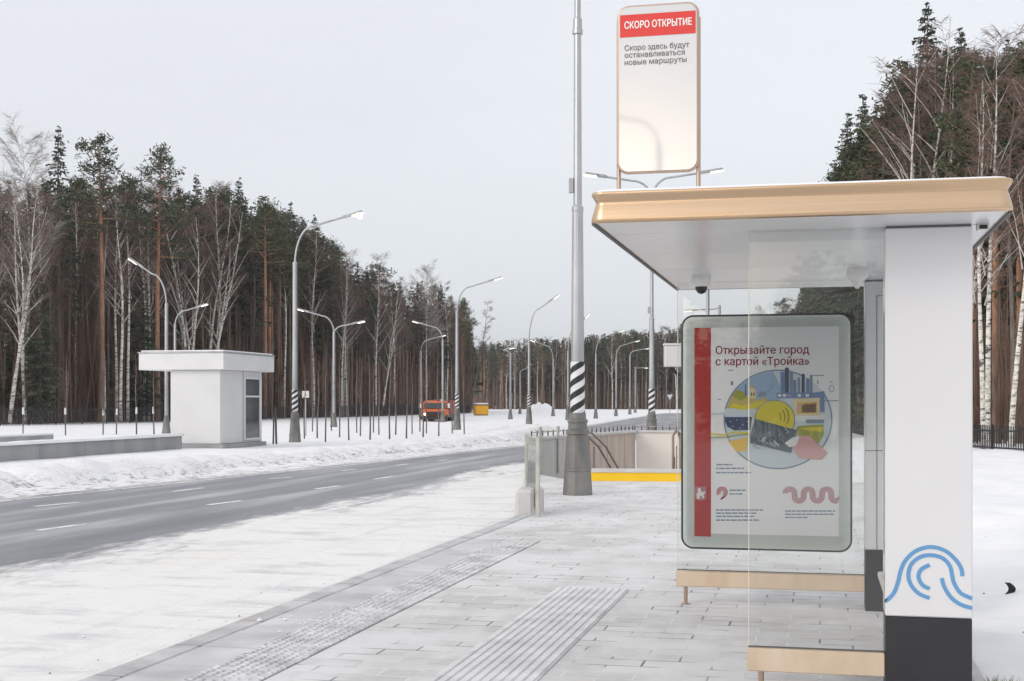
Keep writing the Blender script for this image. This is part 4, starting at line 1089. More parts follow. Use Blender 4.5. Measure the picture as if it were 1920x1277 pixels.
for zx_, zy_ in ((232,1185),(270,1150),(293,1182),(332,1200),(362,1148),(400,1180),(445,1192),(483,1157),(499,1174),(546,1190),(562,1155),(589,1168),(640,1186),(668,1168),(720,1182),(748,1163),(785,1150),(800,1177),(815,1160),(875,1172),(940,1160),(998,1168)):
    sapling(480 + zx_ / 2.554, 360 + zy_ / 2.554, False, 'thin bare young tree with a dark wrapped trunk in the snow between the lamps', GSap)

# orange truck in the snow at the forest edge
tk = thing('orange_truck', 'orange snow-clearing truck with red side parked by the forest edge', 'truck', W(817, 112, -.32), YAW + R(-5)); tk.scale = (.92, .92, .86)
def tp_(name, mb, m, par=None): return mb.build(name, M[m], par or tk)
b = MB(); b.bbox(-1.12, 1.12, -1.1, .9, .78, 1.45, .10); b.bbox(-1.05, 1.05, -.85, .9, 1.40, 2.25, .14); cabp = tp_('cab', b, 'truck_orange')
b = MB(); b.bbox(-.95, .95, -.875, -.80, 1.52, 2.05, .03); tp_('windscreen', b, 'window', cabp)
for s_ in (-1, 1):
    b = MB(); b.bbox(1.03 if s_ > 0 else -1.07, 1.07 if s_ > 0 else -1.03, -.55, .45, 1.52, 2.05, .01); tp_('side_window', b, 'window', cabp)
    b = MB(); b.lathe([(.13, 0), (.13, .03), (.09, .05)], 12, M=Matrix.Translation((s_ * .82, -1.09, .95)) @ Matrix.Rotation(R(90), 4, 'X')); tp_('headlight', b, 'lit_small', cabp)
    b = MB(); b.bbox(s_*1.32 - .10, s_*1.32 + .10, -.9, -.82, 1.55, 2.0, .02); b.tube([(s_*1.1, -.8, 1.9), (s_*1.3, -.85, 1.9)], .02, 6); tp_('mirror', b, 'housing', cabp)
b = MB(); b.bbox(-.7, .7, -1.13, -1.09, .85, 1.2, .01); tp_('grille', b, 'black', cabp)
b = MB(); b.bbox(-1.25, 1.25, -1.3, -1.1, .42, .76, .04); tp_('bumper', b, 'black')
b = MB(); b.bbox(-1.2, 1.2, 1.0, 5.2, 1.0, 2.3, .04); tp_('load_bed', b, 'truck_red')
b = MB(); b.bbox(-1.1, 1.1, -.9, 5.1, .62, .99, .02); tp_('chassis', b, 'black')
b = MB(); b.tube([(-.8, .2, 2.2), (-.8, .2, 3.5)], .03, 6); b.tube([(-.8, .2, 2.25), (.8, .2, 2.4)], .04, 6); tp_('rack', b, 'brown_steel')
b = MB(); b.lathe([(.1, 2.24), (.1, 2.38), (.02, 2.42)], 10, M=Matrix.Translation((.6, .0, 0))); tp_('beacon', b, 'lit_small')
for x in (-.95, .95):
    for y in (-.35, 2.9, 4.2):
        b = MB(); b.lathe([(.05, -.16), (.46, -.16), (.5, -.08), (.5, .08), (.46, .16), (.05, .16)], 18, M=Matrix.Translation((x, y, .5)) @ Matrix.Rotation(R(90), 4, 'Y')); wh = tp_('wheel', b, 'tyre')
yc = thing('yellow_container', 'yellow site container with snow on its roof by the forest corner', 'container', W(902, 158, -.12), YAW + R(10))
b = MB(); b.bbox(-.75, .70, -1.2, 1.2, .12, 1.22, .04); yb_ = b.build('body', M['skip'], yc)
b = MB(); b.bbox(-.78, .73, -1.23, 1.23, 1.222, 1.30, .02); b.build('roof', M['p_brown'], yc)
b = MB(); b.bbox(-.76, .71, -1.21, 1.21, 1.302, 1.50, .07); b.build('roof_snow', M['snow'], yc)
for x in (-.72, -.25, .22, .67):
    b = MB(); b.box(x - .02, x + .02, -1.225, -1.2, .14, 1.2); b.build('rib', M['skip'], yb_)
b = MB(); b.box(-.7, .65, -1.15, 1.15, -.1, .12); b.build('skid', M['black'], yc)
mb_ = MB(); q = W(1014, 238, -.1)
for j in range(13):
    for i in range(25):
        x = -2.6 + 5.2 * i / 24; y = -1.6 + 3.2 * j / 12; d = (x / 2.6) ** 2 + (y / 1.6) ** 2
        mb_.v.append((q.x + x, q.y + y, -.3 + 1.45 * max(0, 1 - d) ** .7 * (1 + .35 * noise.fractal(Vector((x, y, 2)), .8, 2, 4))))
for j in range(12):
    for i in range(24): mb_.f.append([j*25+i, j*25+i+1, (j+1)*25+i+1, (j+1)*25+i]); mb_.m.append(0); mb_.sm.append(True)
tag(mb_.build('snow_heap', M['ploughed']), 'rough snow heap at the far bend of the road, before the forest', 'snow heap')
cl = MB(); q = G(1893, 1106, .03)
for i in range(9):
    a = i / 8; x = q.x + .045 * math.sin(a * 3.0) - .02; z = .02 + .10 * (1 - a); cl.v += [(x - .022 - .012 * math.sin(a*3), q.y, z), (x + .022, q.y - .02, z), (x + .022, q.y + .03, z - .01)]
for i in range(8):
    for k in range(3): cl.f.append([i*3+k, i*3+(k+1) % 3, (i+1)*3+(k+1) % 3, (i+1)*3+k]); cl.m.append(0); cl.sm.append(True)
cl.f += [[0,1,2],[24,26,25]]; cl.m += [0,0]; cl.sm += [False, False]
zb_ = ground_z(q.x, q.y); cl.v = [(x, y, z + zb_ - .03) for x, y, z in cl.v]
tag(cl.build('dark_scrap', M['black']), 'small curled black scrap lying in the snow right of the pillar', 'scrap')

# ================================================================== FENCES
def fence(name, label, P, hgt, z0, step, secs):
    o_ = P[0]; t = thing(name, label, 'fence', (o_[0], o_[1], z0)); off = (o_[0], o_[1], z0)
    for (a, b_) in zip(P, P[1:]):
        a, b_ = Vector((*a, 0)), Vector((*b_, 0)); L = (b_ - a).length; n = max(1, round(L / secs))
        for i in range(n):
            p, q = a.lerp(b_, i / n), a.lerp(b_, (i + 1) / n); m_ = MB(); d = (q - p); l = d.length; ang = math.atan2(d.y, d.x)
            Mx = Matrix.Translation((p.x, p.y, 0)) @ Matrix.Rotation(ang, 4, 'Z')
            x = step / 2
            while x < l:
                m_.box(x - .012, x + .012, -.012, .012, z0 - .2, z0 + hgt, 0, Mx); x += step
            for zz in (z0 + .15, z0 + hgt - .18): m_.box(.03, l - .03, -.02, .02, zz, zz + .045, 0, Mx)
            m_.build('picket_panel', M['fence'], t, off)
            m_ = MB(); m_.box(-.035, .035, -.035, .035, z0 - .3, z0 + hgt + .05, 0, Mx); m_.build('post', M['fence'], t, off)
    return t
fz = lambda px: interp(px, [(-200, 82), (0, 93), (300, 107), (500, 121), (700, 146), (880, 186)])
FP = [tuple(W(px, fz(px) - 2.5)[:2]) for px in (-260, 0, 200, 400, 600, 760, 880)]
fence('forest_fence', 'dark metal picket fence along the front of the left-hand forest', FP, 1.25, -.12, .13, 2.6)
RP = [tuple(W(1960, 38.5)[:2]), tuple(W(1860, 41)[:2]), tuple(W(1760, 45)[:2]), tuple(W(1660, 56)[:2]), tuple(W(1590, 72)[:2])]
fence('forest_fence', 'dark metal picket fence before the forest on the right', RP, .85, 0.0, .12, 2.5)

# ================================================================== TREES
TM = {}     # kind -> list of (trunk mesh, crown mesh), all 20 m tall
def mesh_of(mb, name, mats):
    o_ = mb.build(name, mats); me = o_.data; bpy.data.objects.remove(o_); return me
def leafq(mb, p, d, ln, wd, rs, mat=0):
    d = d.normalized(); s_ = d.cross(Vector((rs.uniform(-1,1), rs.uniform(-1,1), rs.uniform(-1,1))))
    s_ = s_.normalized() * wd / 2 if s_.length > 1e-5 else Vector((wd/2, 0, 0))
    q = p + d * ln
    n = len(mb.v); mb.v += [tuple(p - s_ * .5), tuple(p + s_ * .5), tuple(q + s_), tuple(q - s_)]; mb.f.append([n, n+1, n+2, n+3]); mb.m.append(mat); mb.sm.append(False)
def gen_spruce(seed, z_low, spread):
    rs = random.Random(seed); H = 20.0
    tk_ = MB(); bend = [rs.uniform(-.12, .12) for _ in range(4)]
    P = [(bend[0]*math.sin(z*.2), bend[1]*math.sin(z*.17), z) for z in (-.4, 0, 2, 5, 8, 11, 14, 17, 19.6)]
    tk_.tube(P, [.24, .21, .18, .16, .135, .11, .08, .045, .012], 7)
    cr_ = MB(); z = z_low * H
    for _ in range(34):   # dead stubs below the crown
        zz = rs.uniform(1.5, z_low * H + .5); a = rs.uniform(0, 6.28); ln = rs.uniform(.4, 1.6)
        cr_.ribbon([(0,0,zz), (math.cos(a)*ln, math.sin(a)*ln, zz - ln * rs.uniform(0,.3))], .035, .012, 1)
    while z < H - .25:
        L0 = spread * min((H - z) * .21 + .10, 1.0 + (z - z_low * H) * .5 + .5)
        for k in range(rs.randint(4, 6)):
            if rs.random() < .10: continue
            a = rs.uniform(0, 6.28); L = L0 * rs.uniform(.55, 1.2); dr = rs.uniform(.10, .42) * (1 if z < H - 2.5 else -.9)
            n = max(2, int(L / .30)); base = Vector((0, 0, z + rs.uniform(-.2, .2)))
            rad = Vector((math.cos(a), math.sin(a), 0)); tan = Vector((-math.sin(a), math.cos(a), 0))
            cr_.ribbon([base, base + rad * L * .6 - Vector((0,0,dr*L*.6)), base + rad * L - Vector((0,0,dr*L*.7))], .05, .015, 1)
            for i in range(n):
                t = (i + .6) / n; p = base + rad * (L * t) - Vector((0, 0, dr * L * t * (1.25 - .5 * t)))
                w_ = (1 - t) * L * .26 + .03 + .11 * min(1, (H - z) / 4)
                for sgn_ in (-1, 1):
                    d = tan * sgn_ * rs.uniform(.5, 1) + rad * rs.uniform(.3, .9) - Vector((0, 0, rs.uniform(.0, .55)))
                    leafq(cr_, p, d, w_ * rs.uniform(.8, 1.5) + .06 + .06 * min(1, (H - z) / 4), rs.uniform(.09, .19) * (.5 + .5 * min(1, (H - z) / 4)), rs)
                d = rad * rs.uniform(-.2, .6) + tan * rs.uniform(-.5, .5) - Vector((0, 0, rs.uniform(.4, 1)))
                leafq(cr_, p, d, rs.uniform(.2, .42) * (.35 + .65 * min(1, (H - z) / 4)), rs.uniform(.08, .18) * (.5 + .5 * min(1, (H - z) / 4)), rs)
        z += rs.uniform(.30, .55) if z < H - 3 else .24
    for i in range(10): leafq(cr_, Vector((0,0,H - .1*i - .5)), Vector((rs.uniform(-.6,.6), rs.uniform(-.6,.6), .9)), .22, .06, rs)
    return mesh_of(tk_, 'spruce_trunk', [M['spruce_bark']]), mesh_of(cr_, 'spruce_crown', [M['spruce'], M['spruce_bark']])
def gen_pine(seed, z_low):
    rs = random.Random(seed); H = 20.0
    bx, by = rs.uniform(-.35, .35), rs.uniform(-.35, .35)
    ax = lambda z: Vector((bx * math.sin(z * .16), by * math.sin(z * .13 + .5), z))
    tk_ = MB(); zs = (-.4, 0, 2.5, 5, 8, 11, 13.5, 16, 18, 19.2); tk_.tube([ax(z) for z in zs], [.27, .24, .205, .185, .165, .14, .115, .08, .045, .02], 8)
    cr_ = MB(); z0 = z_low * H
    def tuft(p, sz, n):
        for _ in range(n):
            d = Vector((rs.gauss(0,1), rs.gauss(0,1), rs.gauss(.25,.7))); o_ = Vector((rs.gauss(0,.5), rs.gauss(0,.5), rs.gauss(0,.28))) * sz
            leafq(cr_, p + o_, d, rs.uniform(.22, .42) * (.7 + sz * .35), rs.uniform(.05, .12), rs)
    for _ in range(14):
        zz = rs.uniform(4, z0); a = rs.uniform(0, 6.28); ln = rs.uniform(.4, 1.4)
        cr_.ribbon([ax(zz), ax(zz) + Vector((math.cos(a)*ln, math.sin(a)*ln, -.1*ln))], .05, .015, 1)
    nb = rs.randint(22, 30)
    for i in range(nb):
        t = (i + rs.random()) / nb; z = lerp(z0, H - .5, t); a = i * 2.4 + rs.uniform(-.5, .5)
        L = (1.0 + 2.0 * math.sin(math.pi * min(1, .25 + t * .8)) ) * rs.uniform(.55, 1.15) * (1.15 - .55 * t)
        rad = Vector((math.cos(a), math.sin(a), 0)); b0 = ax(z); up = rs.uniform(-.15, .35) + .35 * t
        P = [b0, b0 + rad * L * .5 + Vector((0,0,up*L*.3)), b0 + rad * L + Vector((0,0,up*L))]
        cr_.tube(P, [.06, .04, .015], 5, 1, False)
        for k in range(int(3 + L * 2.2)):
            q = rs.uniform(.35, 1.05); p = b0 + rad * (L * q) + Vector((rs.gauss(0,.25), rs.gauss(0,.25), up * L * q + rs.gauss(.05,.14)))
            tuft(p, rs.uniform(.38, .75), rs.randint(12, 22))
    for k in range(9): tuft(ax(H - .9 + .12 * k) + Vector((rs.gauss(0,.2), rs.gauss(0,.2), 0)), .38, 12)
    return mesh_of(tk_, 'pine_trunk', [M['pine_bark']]), mesh_of(cr_, 'pine_crown', [M['pine'], M['pine_bark']])
def gen_birch(seed, stems=1, spread=1.0, dark=False, z_low=.3, density=1.0):
    rs = random.Random(seed); H = 20.0; tk_ = MB(); cr_ = MB()
    for s_ in range(stems):
        la = rs.uniform(0, 6.28); ln = 0 if stems == 1 else rs.uniform(1.5, 4.0) * spread; hh = H * (1 if s_ == 0 else rs.uniform(.72, .97))
        wx, wy, ph = rs.uniform(.1, .4), rs.uniform(.1, .4), rs.uniform(0, 6)
        def ax(z):
            t = z / hh; return Vector((math.cos(la) * ln * t ** 1.2 + wx * math.sin(z*.33+ph) * t, math.sin(la) * ln * t ** 1.2 + wy * math.sin(z*.29+ph+1) * t, z))
        zs = [-.4] + [hh * k / 12 for k in range(13)]
        r0 = .15 if stems == 1 else .15
        tk_.tube([ax(z) if z > 0 else Vector((0,0,z)) for z in zs], [r0 * 1.15] + [max(.012, r0 * (1 - k / 12) ** .8) for k in range(13)], 7)
        nb = int((24 if stems == 1 else 16) * density)
        for i in range(nb):
            t = lerp(z_low, .97, (i + rs.random()) / nb); z = t * hh; a = rs.uniform(0, 6.28); L = (.8 + 2.7 * (1 - t)) * rs.uniform(.5, 1.2) * spread
            rad = Vector((math.cos(a), math.sin(a), 0)); b0 = ax(z); el = rs.uniform(1.1, 2.3)
            def bp(q): return b0 + rad * (L * q) + Vector((0, 0, L * el * q - .25 * L * q * q)) + Vector((-rad.y, rad.x, 0)) * (.12 * L * math.sin(q * 3 + a))
            rb_ = (.030 if density > 1.3 else .050 if stems == 1 else .085) * (1 - t) + .013
            cr_.tube([bp(0), bp(.35), bp(.7), bp(1)], [rb_, rb_ * .75, rb_ * .5, .008], 4, 1, False)
            for k in range(int(11 * density)):
                q = rs.uniform(.2, 1); p = bp(q); a2 = a + rs.uniform(-1.5, 1.5); l2 = L * rs.uniform(.2, .5) * (1.15 - .6*q) + .3
                r2_ = Vector((math.cos(a2), math.sin(a2), 0)); e2 = rs.uniform(.2, 1.2)
                tip = p + r2_ * l2 + Vector((0, 0, l2 * e2)); midp = p + r2_ * l2 * .5 + Vector((0, 0, l2 * e2 * .6))
                cr_.ribbon([p, midp, tip], .030, .012, 0)
                for j in range(7):
                    f_ = rs.uniform(.25, 1); pp = p.lerp(tip, f_); a3 = a2 + rs.uniform(-1.6, 1.6); l3 = rs.uniform(.25, .75)
                    cr_.ribbon([pp, pp + Vector((math.cos(a3)*l3*.7, math.sin(a3)*l3*.7, l3 * rs.uniform(-.35, .6)))], .016, .007, 0)
    return mesh_of(tk_, 'birch_trunk', [M['dark_bark' if dark else 'birch_bark']]), mesh_of(cr_, 'birch_crown', [M['twig_pale' if density > 1.3 else 'twig'], M['dark_bark' if dark else 'twig_pale' if density > 1.3 else 'limb']])
TM['spruce'] = [gen_spruce(i + 1, zl, sp_) for i, (zl, sp_) in enumerate(((.42, 1.0), (.5, .9), (.36, 1.1), (.55, 1.05)))]
TM['young'] = [gen_spruce(20 + i, .06, sp_) for i, sp_ in enumerate((1.2, 1.4))]
TM['pine'] = [gen_pine(40 + i, zl) for i, zl in enumerate((.66, .60, .70, .63))]
TM['birch'] = [gen_birch(60 + i, 1, sp_, False, zl) for i, (sp_, zl) in enumerate(((.8, .45), (.9, .4), (.7, .5), (1.0, .35)))]
TM['fork'] = [gen_birch(80 + i, n_, sp_, False, .35, .8) for i, (n_, sp_) in enumerate(((3, 1.0), (4, 1.2), (2, .9)))]
TM['bare'] = [gen_birch(90 + i, 1, sp_, True, zl, .9) for i, (sp_, zl) in enumerate(((.7, .45), (.85, .5), (.6, .4)))]
TM['grey'] = [gen_birch(100, 1, 1.25, False, .35, 1.7)]
KN = {'spruce': 'spruce_tree', 'young': 'young_spruce_tree', 'pine': 'pine_tree', 'birch': 'birch_tree', 'fork': 'birch_tree', 'bare': 'bare_tree', 'grey': 'birch_tree'}
rt = random.Random(77)
def tree(kind, px, D, ytop, label, group=None, var=None, z0=-.15, lean=(0, 0), fat=1.0, rz=None):
    q = W(px, D, z0); h = ZY(ytop, D) - z0; k = h / 20.0
    tk_, cr_ = TM[kind][var if var is not None else rt.randrange(len(TM[kind]))]
    t = bpy.data.objects.new(KN[kind], None); COL.objects.link(t); t.empty_display_size = .3
    tag(t, label, 'tree', group)
    t.location = q; t.rotation_euler = (lean[0], lean[1], rt.uniform(0, 6.28) if rz is None else rz); s_ = k * fat
    if lean != (0, 0): t.rotation_euler = (lean[0], lean[1], 0)
    t.scale = (s_, s_, k)
    for nm, me in (('trunk', tk_), ('crown', cr_)):
        o_ = bpy.data.objects.new(nm, me); COL.objects.link(o_); o_.parent = t
    return t
# --- left forest: trees that can be told apart
GL = 'trees of the left-hand forest'
fd = lambda px: interp(px, [(-260, 80), (0, 95), (300, 109), (500, 123), (700, 148), (880, 188), (895, 192)])
for kind, px, dd, yt, lab, var, lean in (
    ('grey', 48, 3, 262, 'tallest birch at the far left, with a feathery grey crown', 0, (0, .01)),
    ('fork', 18, 0, 330, 'white birch forking low near the left edge of the picture', 2, (0, .02)),
    ('spruce', 110, 2, 230, 'tall spruce with a thin orange-brown trunk, right of the feathery birch', 1, (0,0)),
    ('pine', 184, 1, 252, 'tall straight orange-trunked pine, second conifer from the left', 0, (0,0)),
    ('pine', 297, 0, 276, 'thick orange-trunked pine with a dense crown above the left end of the kiosk', 1, (0,.012)),
    ('birch', 226, -.5, 330, 'slim white birch left of the thick orange pine', 1, (0,0)),
    ('birch', 240, .5, 345, 'thin birch close beside the slim white birch, left of the thick pine', 2, (0,0)),
    ('fork', 358, -1, 352, 'many-stemmed birch fanning out behind the kiosk roof', 1, (0,.03)),
    ('fork', 385, -.5, 362, 'spreading white birch just right of the fan-shaped one', 0, (0,.06)),
    ('birch', 406, 0, 340, 'straight white birch behind the right half of the kiosk roof', 0, (0,.015)),
    ('spruce', 368, 5, 325, 'pointed dark spruce above the kiosk, between pine and birches', 0, (0,0)),
    ('spruce', 448, 5, 330, 'dark spruce with a broad top left of the brightly lit lamp', 2, (0,0)),
    ('pine', 497, 1, 372, 'reddish thin-trunked conifer rising between kiosk and brightly lit lamp', 2, (0,0)),
    ('spruce', 545, 4, 376, 'spruce standing straight behind the brightly lit lamp arm', 3, (0,0)),
    ('spruce', 590, 5, 400, 'spruce with long drooping boughs just under the lit lamp head', 2, (0,0)),
    ('birch', 640, -1, 472, 'crooked white birch behind the double-armed lamp', 3, (0,.03)),
    ('birch', 705, -1, 478, 'tall white birch with raised limbs in the middle of the forest edge', 3, (0,.01)),
    ('fork', 716, -1.5, 520, 'leaning birch parting to the right beside the tall raised-limbed one', 2, (0,.05)),
    ('grey', 800, -1, 508, 'broad pale bare tree with fanned branches near the right end of the forest', 0, (0,0)),
    ('birch', 838, 0, 530, 'white birch left of the second striped lamp post', 2, (0,0)),
    ('bare', 882, -2, 560, 'leaning twiggy tree reaching out of the right end of the forest', 0, (0, .17)),
    ('young', 75, -.5, 500, 'bushy young green spruce low among trunks at the left', 0, (0,0)),
    ('young', 20, 4, 470, 'dense young spruce behind the low-forked birch at the left edge', 1, (0,0)),
    ('young', 265, 1, 520, 'low bushy spruce beneath the slim birches', 1, (0,0)),
    ('young', 400, 2, 545, 'low dark spruce behind the kiosk roof', 0, (0,0))):
    tree(kind, px, fd(px) + dd, yt, lab, None, var, lean=lean)
SKY = [(-260, 330), (0, 335), (45, 320), (90, 330), (150, 325), (200, 330), (260, 330), (300, 310), (350, 350), (400, 345), (445, 345), (490, 380), (545, 390), (600, 420), (650, 465), (690, 485), (740, 500), (790, 515), (835, 530), (865, 545), (885, 565)]
LB = {'spruce': 'dark pointed spruce in the crowd of the left-hand forest', 'young': 'low young spruce in the crowd of the left-hand forest', 'pine': 'bare-trunked pine with a high crown in the crowd of the left-hand forest',
      'birch': 'pale birch trunk in the crowd of the left-hand forest', 'fork': 'forked pale birch in the crowd of the left-hand forest', 'bare': 'leafless brown-trunked tree in the crowd of the left-hand forest'}
nL_ = 0
for px in range(-40, 890, 6):
    p = px + rt.uniform(-4, 4)
    r_ = rt.random()
    c_ = .30 if p < 330 else .62 if p < 620 else .44      # share of conifers along the edge
    kind = 'spruce' if r_ < c_ * .6 else 'pine' if r_ < c_ else 'bare' if r_ < c_ + (1 - c_) * .5 else 'birch' if r_ < .95 else 'fork'
    dep = rt.choice((rt.uniform(0, 3), rt.uniform(3, 14), rt.uniform(8, 20)))
    if kind in ('spruce', 'pine'): dep = rt.uniform(2, 18)
    yt = interp(p, SKY) + abs(rt.gauss(0, 26)) + (12 if kind in ('birch', 'bare', 'fork') else 0)
    tree(kind, p, fd(p) + dep, yt, LB[kind], GL + ': ' + KN[kind].replace('_', ' '), fat=rt.uniform(.85, 1.1)); nL_ += 1
# --- forest far down the road
GF = 'trees of the far forest across the end of the road'
LF = {'spruce': 'distant dark spruce in the far forest at the end of the road', 'pine': 'distant pine in the far forest at the end of the road', 'birch': 'distant pale-trunked birch in the far forest at the end of the road', 'bare': 'distant leafless tree in the far forest at the end of the road'}
SF = [(880, 655), (905, 640), (950, 635), (1000, 632), (1060, 632), (1120, 622), (1180, 618), (1240, 615), (1290, 600), (1330, 592), (1420, 585)]
for px in [886 + 6.4 * i for i in range(72)]:
    p = px + rt.uniform(-3, 3); r_ = rt.random(); kind = 'spruce' if r_ < .36 else 'pine' if r_ < .46 else 'birch' if r_ < .86 else 'bare'
    tree(kind, p, rt.uniform(262, 285), interp(p, SF) + abs(rt.gauss(0, 9)), LF[kind], GF + ': ' + KN[kind].replace('_', ' '), z0=-.1, fat=rt.uniform(1.0, 1.4))
# --- forest on the right, behind the shelter
rdp = lambda px: interp(px, [(1395, 118), (1440, 100), (1560, 74), (1640, 62), (1760, 51), (1850, 46), (1980, 43)])
for kind, px, dd, yt, lab, var, lean in (
    ('spruce', 1738, 3, -2, 'tallest dark conifer above the shelter roof on the right', 2, (0,0)),
    ('spruce', 1800, 4, 48, 'second tall conifer right of the tallest one above the roof', 0, (0,0)),
    ('spruce', 1890, 4, 70, 'dark conifer at the right edge of the picture above the roof', 2, (0,0)),
    ('spruce', 1690, 4, 150, 'dark conifer stepping down left of the tallest one above the roof', 0, (0,0)),
    ('spruce', 1618, 5, 172, 'lower spruce above the roof with a pointed top', 3, (0,0)),
    ('young', 1590, 2, 205, 'broad spruce at the left end of the trees above the roof', 0, (0,0)),
    ('young', 1655, 0, 235, 'dense green spruce right behind the roof snow', 1, (0,0)),
    ('fork', 1716, -2, 70, 'white birch spreading like a fan above the shelter roof', 1, (0,.0)),
    ('fork', 1790, -2, 100, 'tall forked birch right of the fan-shaped one above the roof', 2, (0,.05)),
    ('birch', 1850, -2, 60, 'slim birch before the dark conifers near the right edge', 3, (0,.02)),
    ('birch', 1893, -4, 90, 'leaning birch close to the right edge of the picture', 0, (0,.07)),
    ('birch', 1843, -4.5, 150, 'thick spotted birch trunk just right of the white pillar', 1, (0,-.01)),
    ('bare', 1898, -1, 140, 'leafless brown tree at the right edge, behind the leaning birch', 0, (0,0)),
    ('pine', 1872, 1.5, 120, 'reddish pine trunk between pillar and right edge', 2, (0,0)),
    ('pine', 1912, 2, 90, 'pine trunk cut by the right edge of the picture', 0, (0,0)),
    ('spruce', 1500, 4, 545, 'small-looking conifer seen through the glass above the poster', 0, (0,0))):
    tree(kind, px, rdp(px) + dd, yt, lab, None, var, lean=lean)
GRr = 'trees of the right-hand forest'
SR = [(1395, 592), (1430, 560), (1470, 548), (1520, 535), (1545, 330), (1560, 300), (1600, 230), (1650, 190), (1690, 130), (1740, 60), (1800, 75), (1860, 95), (1990, 60)]
LR = {k: v.replace('left-hand', 'right-hand') for k, v in LB.items()}
for px in list(range(1400, 1560, 8)) + list(range(1560, 1960, 7)):
    p = px + rt.uniform(-4, 4); r_ = rt.random(); kind = 'spruce' if r_ < .42 else 'pine' if r_ < .56 else 'birch' if r_ < .74 else 'bare'
    dep = rt.uniform(1, 12) if kind in ('spruce', 'pine') else rt.uniform(-1, 8)
    tree(kind, p, rdp(p) + dep, interp(p, SR) + abs(rt.gauss(0, 30)), LR[kind], GRr + ': ' + KN[kind].replace('_', ' '), fat=rt.uniform(.85, 1.05))
# --- deep wood behind, and thin undergrowth: nobody could count these
def wood(name, spans, n, seed):
    rs = random.Random(seed); mb = MB()
    for i in range(n):
        px, D, yt = spans(rs); q = W(px, D, -.3); H = ZY(yt, D) + .3; k = H / 20.0
        mb.tube([q, q + Vector((0,0,H*.5)), q + Vector((0,0,H*.9))], [.16*k+.03, .11*k+.02, .03], 5, 1, False)
        z = H * rs.uniform(.25, .5); z0 = z
        while z < H:
            L = min((H - z) * .22 + .25, 2.4)
            for _ in range(6):
                a = rs.uniform(0, 6.28); d = Vector((math.cos(a), math.sin(a), rs.uniform(-.5, .05)))
                leafq(mb, q + Vector((0,0,z)) + d * L * rs.uniform(0, .45), d, L * rs.uniform(.4, .9), rs.uniform(.25, .6), rs)
            z += rs.uniform(.3, .55)
    o_ = mb.build(name, [M['spruce'], M['spruce_bark']]); return tag(o_, kind='stuff')
wood('deep_wood', lambda rs: (lambda p: (p, fd(p) + rs.uniform(16, 48), interp(p, SKY) + (70 if p < 330 else 25) + abs(rs.gauss(0, 40))))(rs.uniform(-260, 880)), 360, 1)
wood('far_wood', lambda rs: (lambda p: (p, rs.uniform(278, 330), interp(p, SF) + 3 + abs(rs.gauss(0, 12))))(rs.uniform(880, 1430)), 460, 2)
wood('deep_wood', lambda rs: (lambda p: (p, rdp(p) + rs.uniform(9, 30), interp(p, SR) + 30 + abs(rs.gauss(0, 45))))(rs.uniform(1395, 2000)), 260, 3)
def brush(name, spans, n, seed):
    rs = random.Random(seed); mb = MB()
    for i in range(n):
        px, D, h = spans(rs); q = W(px, D, -.3); ln = rs.gauss(0, .05) * h; la = rs.uniform(0, 6.28)
        top = q + Vector((math.cos(la) * ln, math.sin(la) * ln, h)); r_ = rs.uniform(.014, .05) * (.5 + h / 9)
        mb.tube([q, q.lerp(top, .5) + Vector((rs.gauss(0,.08), rs.gauss(0,.08), 0)), top], [r_, r_ * .7, .008], 3, 0, False)
        for _ in range(int(5 + h * 2.0)):
            f_ = rs.uniform(.25, 1); a = rs.uniform(0, 6.28); l3 = rs.uniform(.3, 1.1); p = q.lerp(top, f_)
            mb.ribbon([p, p + Vector((math.cos(a) * l3 * .6, math.sin(a) * l3 * .6, l3 * rs.uniform(.3, 1.1)))], .02, .008)
    return tag(mb.build(name, [M['brush']]), kind='stuff')
brush('undergrowth', lambda rs: (lambda p: (p, fd(p) + rs.uniform(.5, 26), rs.choice((rs.uniform(1, 3.5), rs.uniform(4, 11), rs.uniform(9, 16.5)))))(rs.uniform(-60, 885)), 3600, 4)
brush('undergrowth', lambda rs: (lambda p: (p, rdp(p) + rs.uniform(-1, 16), rs.choice((rs.uniform(.6, 2.5), rs.uniform(3, 8)))))(rs.uniform(1400, 1960)), 900, 5)
brush('undergrowth', lambda rs: (rs.uniform(885, 1420), rs.uniform(262, 320), rs.choice((rs.uniform(2, 5), rs.uniform(4, 12)))), 2400, 6)

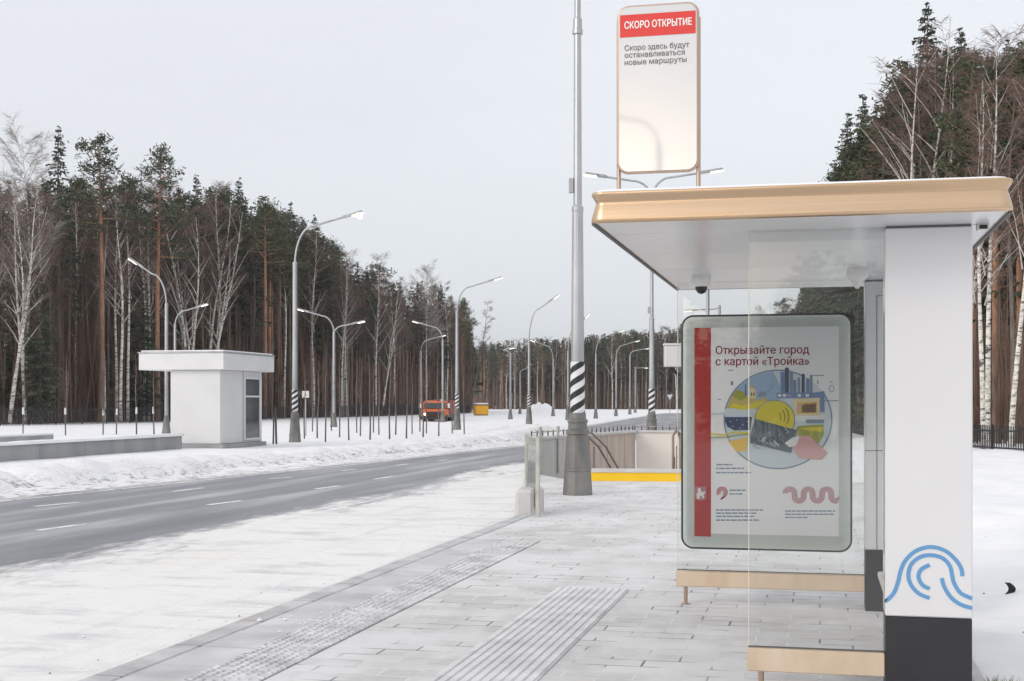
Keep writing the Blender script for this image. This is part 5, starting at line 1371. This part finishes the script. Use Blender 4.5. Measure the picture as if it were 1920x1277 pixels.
# --- what the glass and the sign mirror: wood and a lamp post behind the photographer
def mirror_px(px, v): 
    u, _ = PV(px, HY, v); return u
rs_ = random.Random(9); bw = MB()
for i in range(190):
    px = rs_.uniform(1330, 1720) if i < 70 else rs_.uniform(-300, 3300); v = rs_.uniform(60, 85); u = mirror_px(px, v); D = v * .975
    yt = interp(px, [(1330, 640), (1405, 600), (1440, 570), (1470, 520), (1500, 478), (1540, 462), (1580, 480), (1660, 505), (1720, 540)]) + abs(rs_.gauss(0, 16)) if i < 70 else rs_.uniform(545, 610)
    q = Vector((u, 14.68 - v, -.2)); H = ZY(yt, D) + .3; k = H / 20
    bw.tube([q, q + Vector((0,0,H*.5)), q + Vector((0,0,H*.9))], [.14*k+.03, .10*k+.02, .03], 5, 1, False)
    z = H * rs_.uniform(.15, .35)
    while z < H:
        L = min((H - z) * .24 + .2, 2.2)
        for _ in range(6):
            a = rs_.uniform(0, 6.28); d = Vector((math.cos(a), math.sin(a), rs_.uniform(-.5, .05)))
            leafq(bw, q + Vector((0,0,z)) + d * L * rs_.uniform(0, .45), d, L * rs_.uniform(.4, .9), rs_.uniform(.2, .5), rs_)
        z += rs_.uniform(.3, .5)
tag(bw.build('deep_wood', [M['spruce'], M['spruce_bark']]), kind='stuff')
u = mirror_px(1236, 40.0)
lamp('street_lamp', 'grey lamp post mirrored in the lower half of the glossy route sign', (u, 14.85 - 40.0, -.1), 'd', 9.3, [(-1.6, .95)], lit=1, rz=0, stripes=False)

# --- thin winter air
hz = MB(); hz.box(-330, 330, -110, 480, -5, 45)
hm = bpy.data.materials.new('winter_haze'); hm.use_nodes = True; ht = hm.node_tree; ht.nodes.clear()
ho_ = ht.nodes.new('ShaderNodeOutputMaterial'); hv = ht.nodes.new('ShaderNodeVolumePrincipled')
hv.inputs['Color'].default_value = (.93,.95,1,1); hv.inputs['Density'].default_value = .00028; hv.inputs['Anisotropy'].default_value = .2
ht.links.new(hv.outputs[0], ho_.inputs['Volume'])
tag(hz.build('haze', hm), kind='stuff')
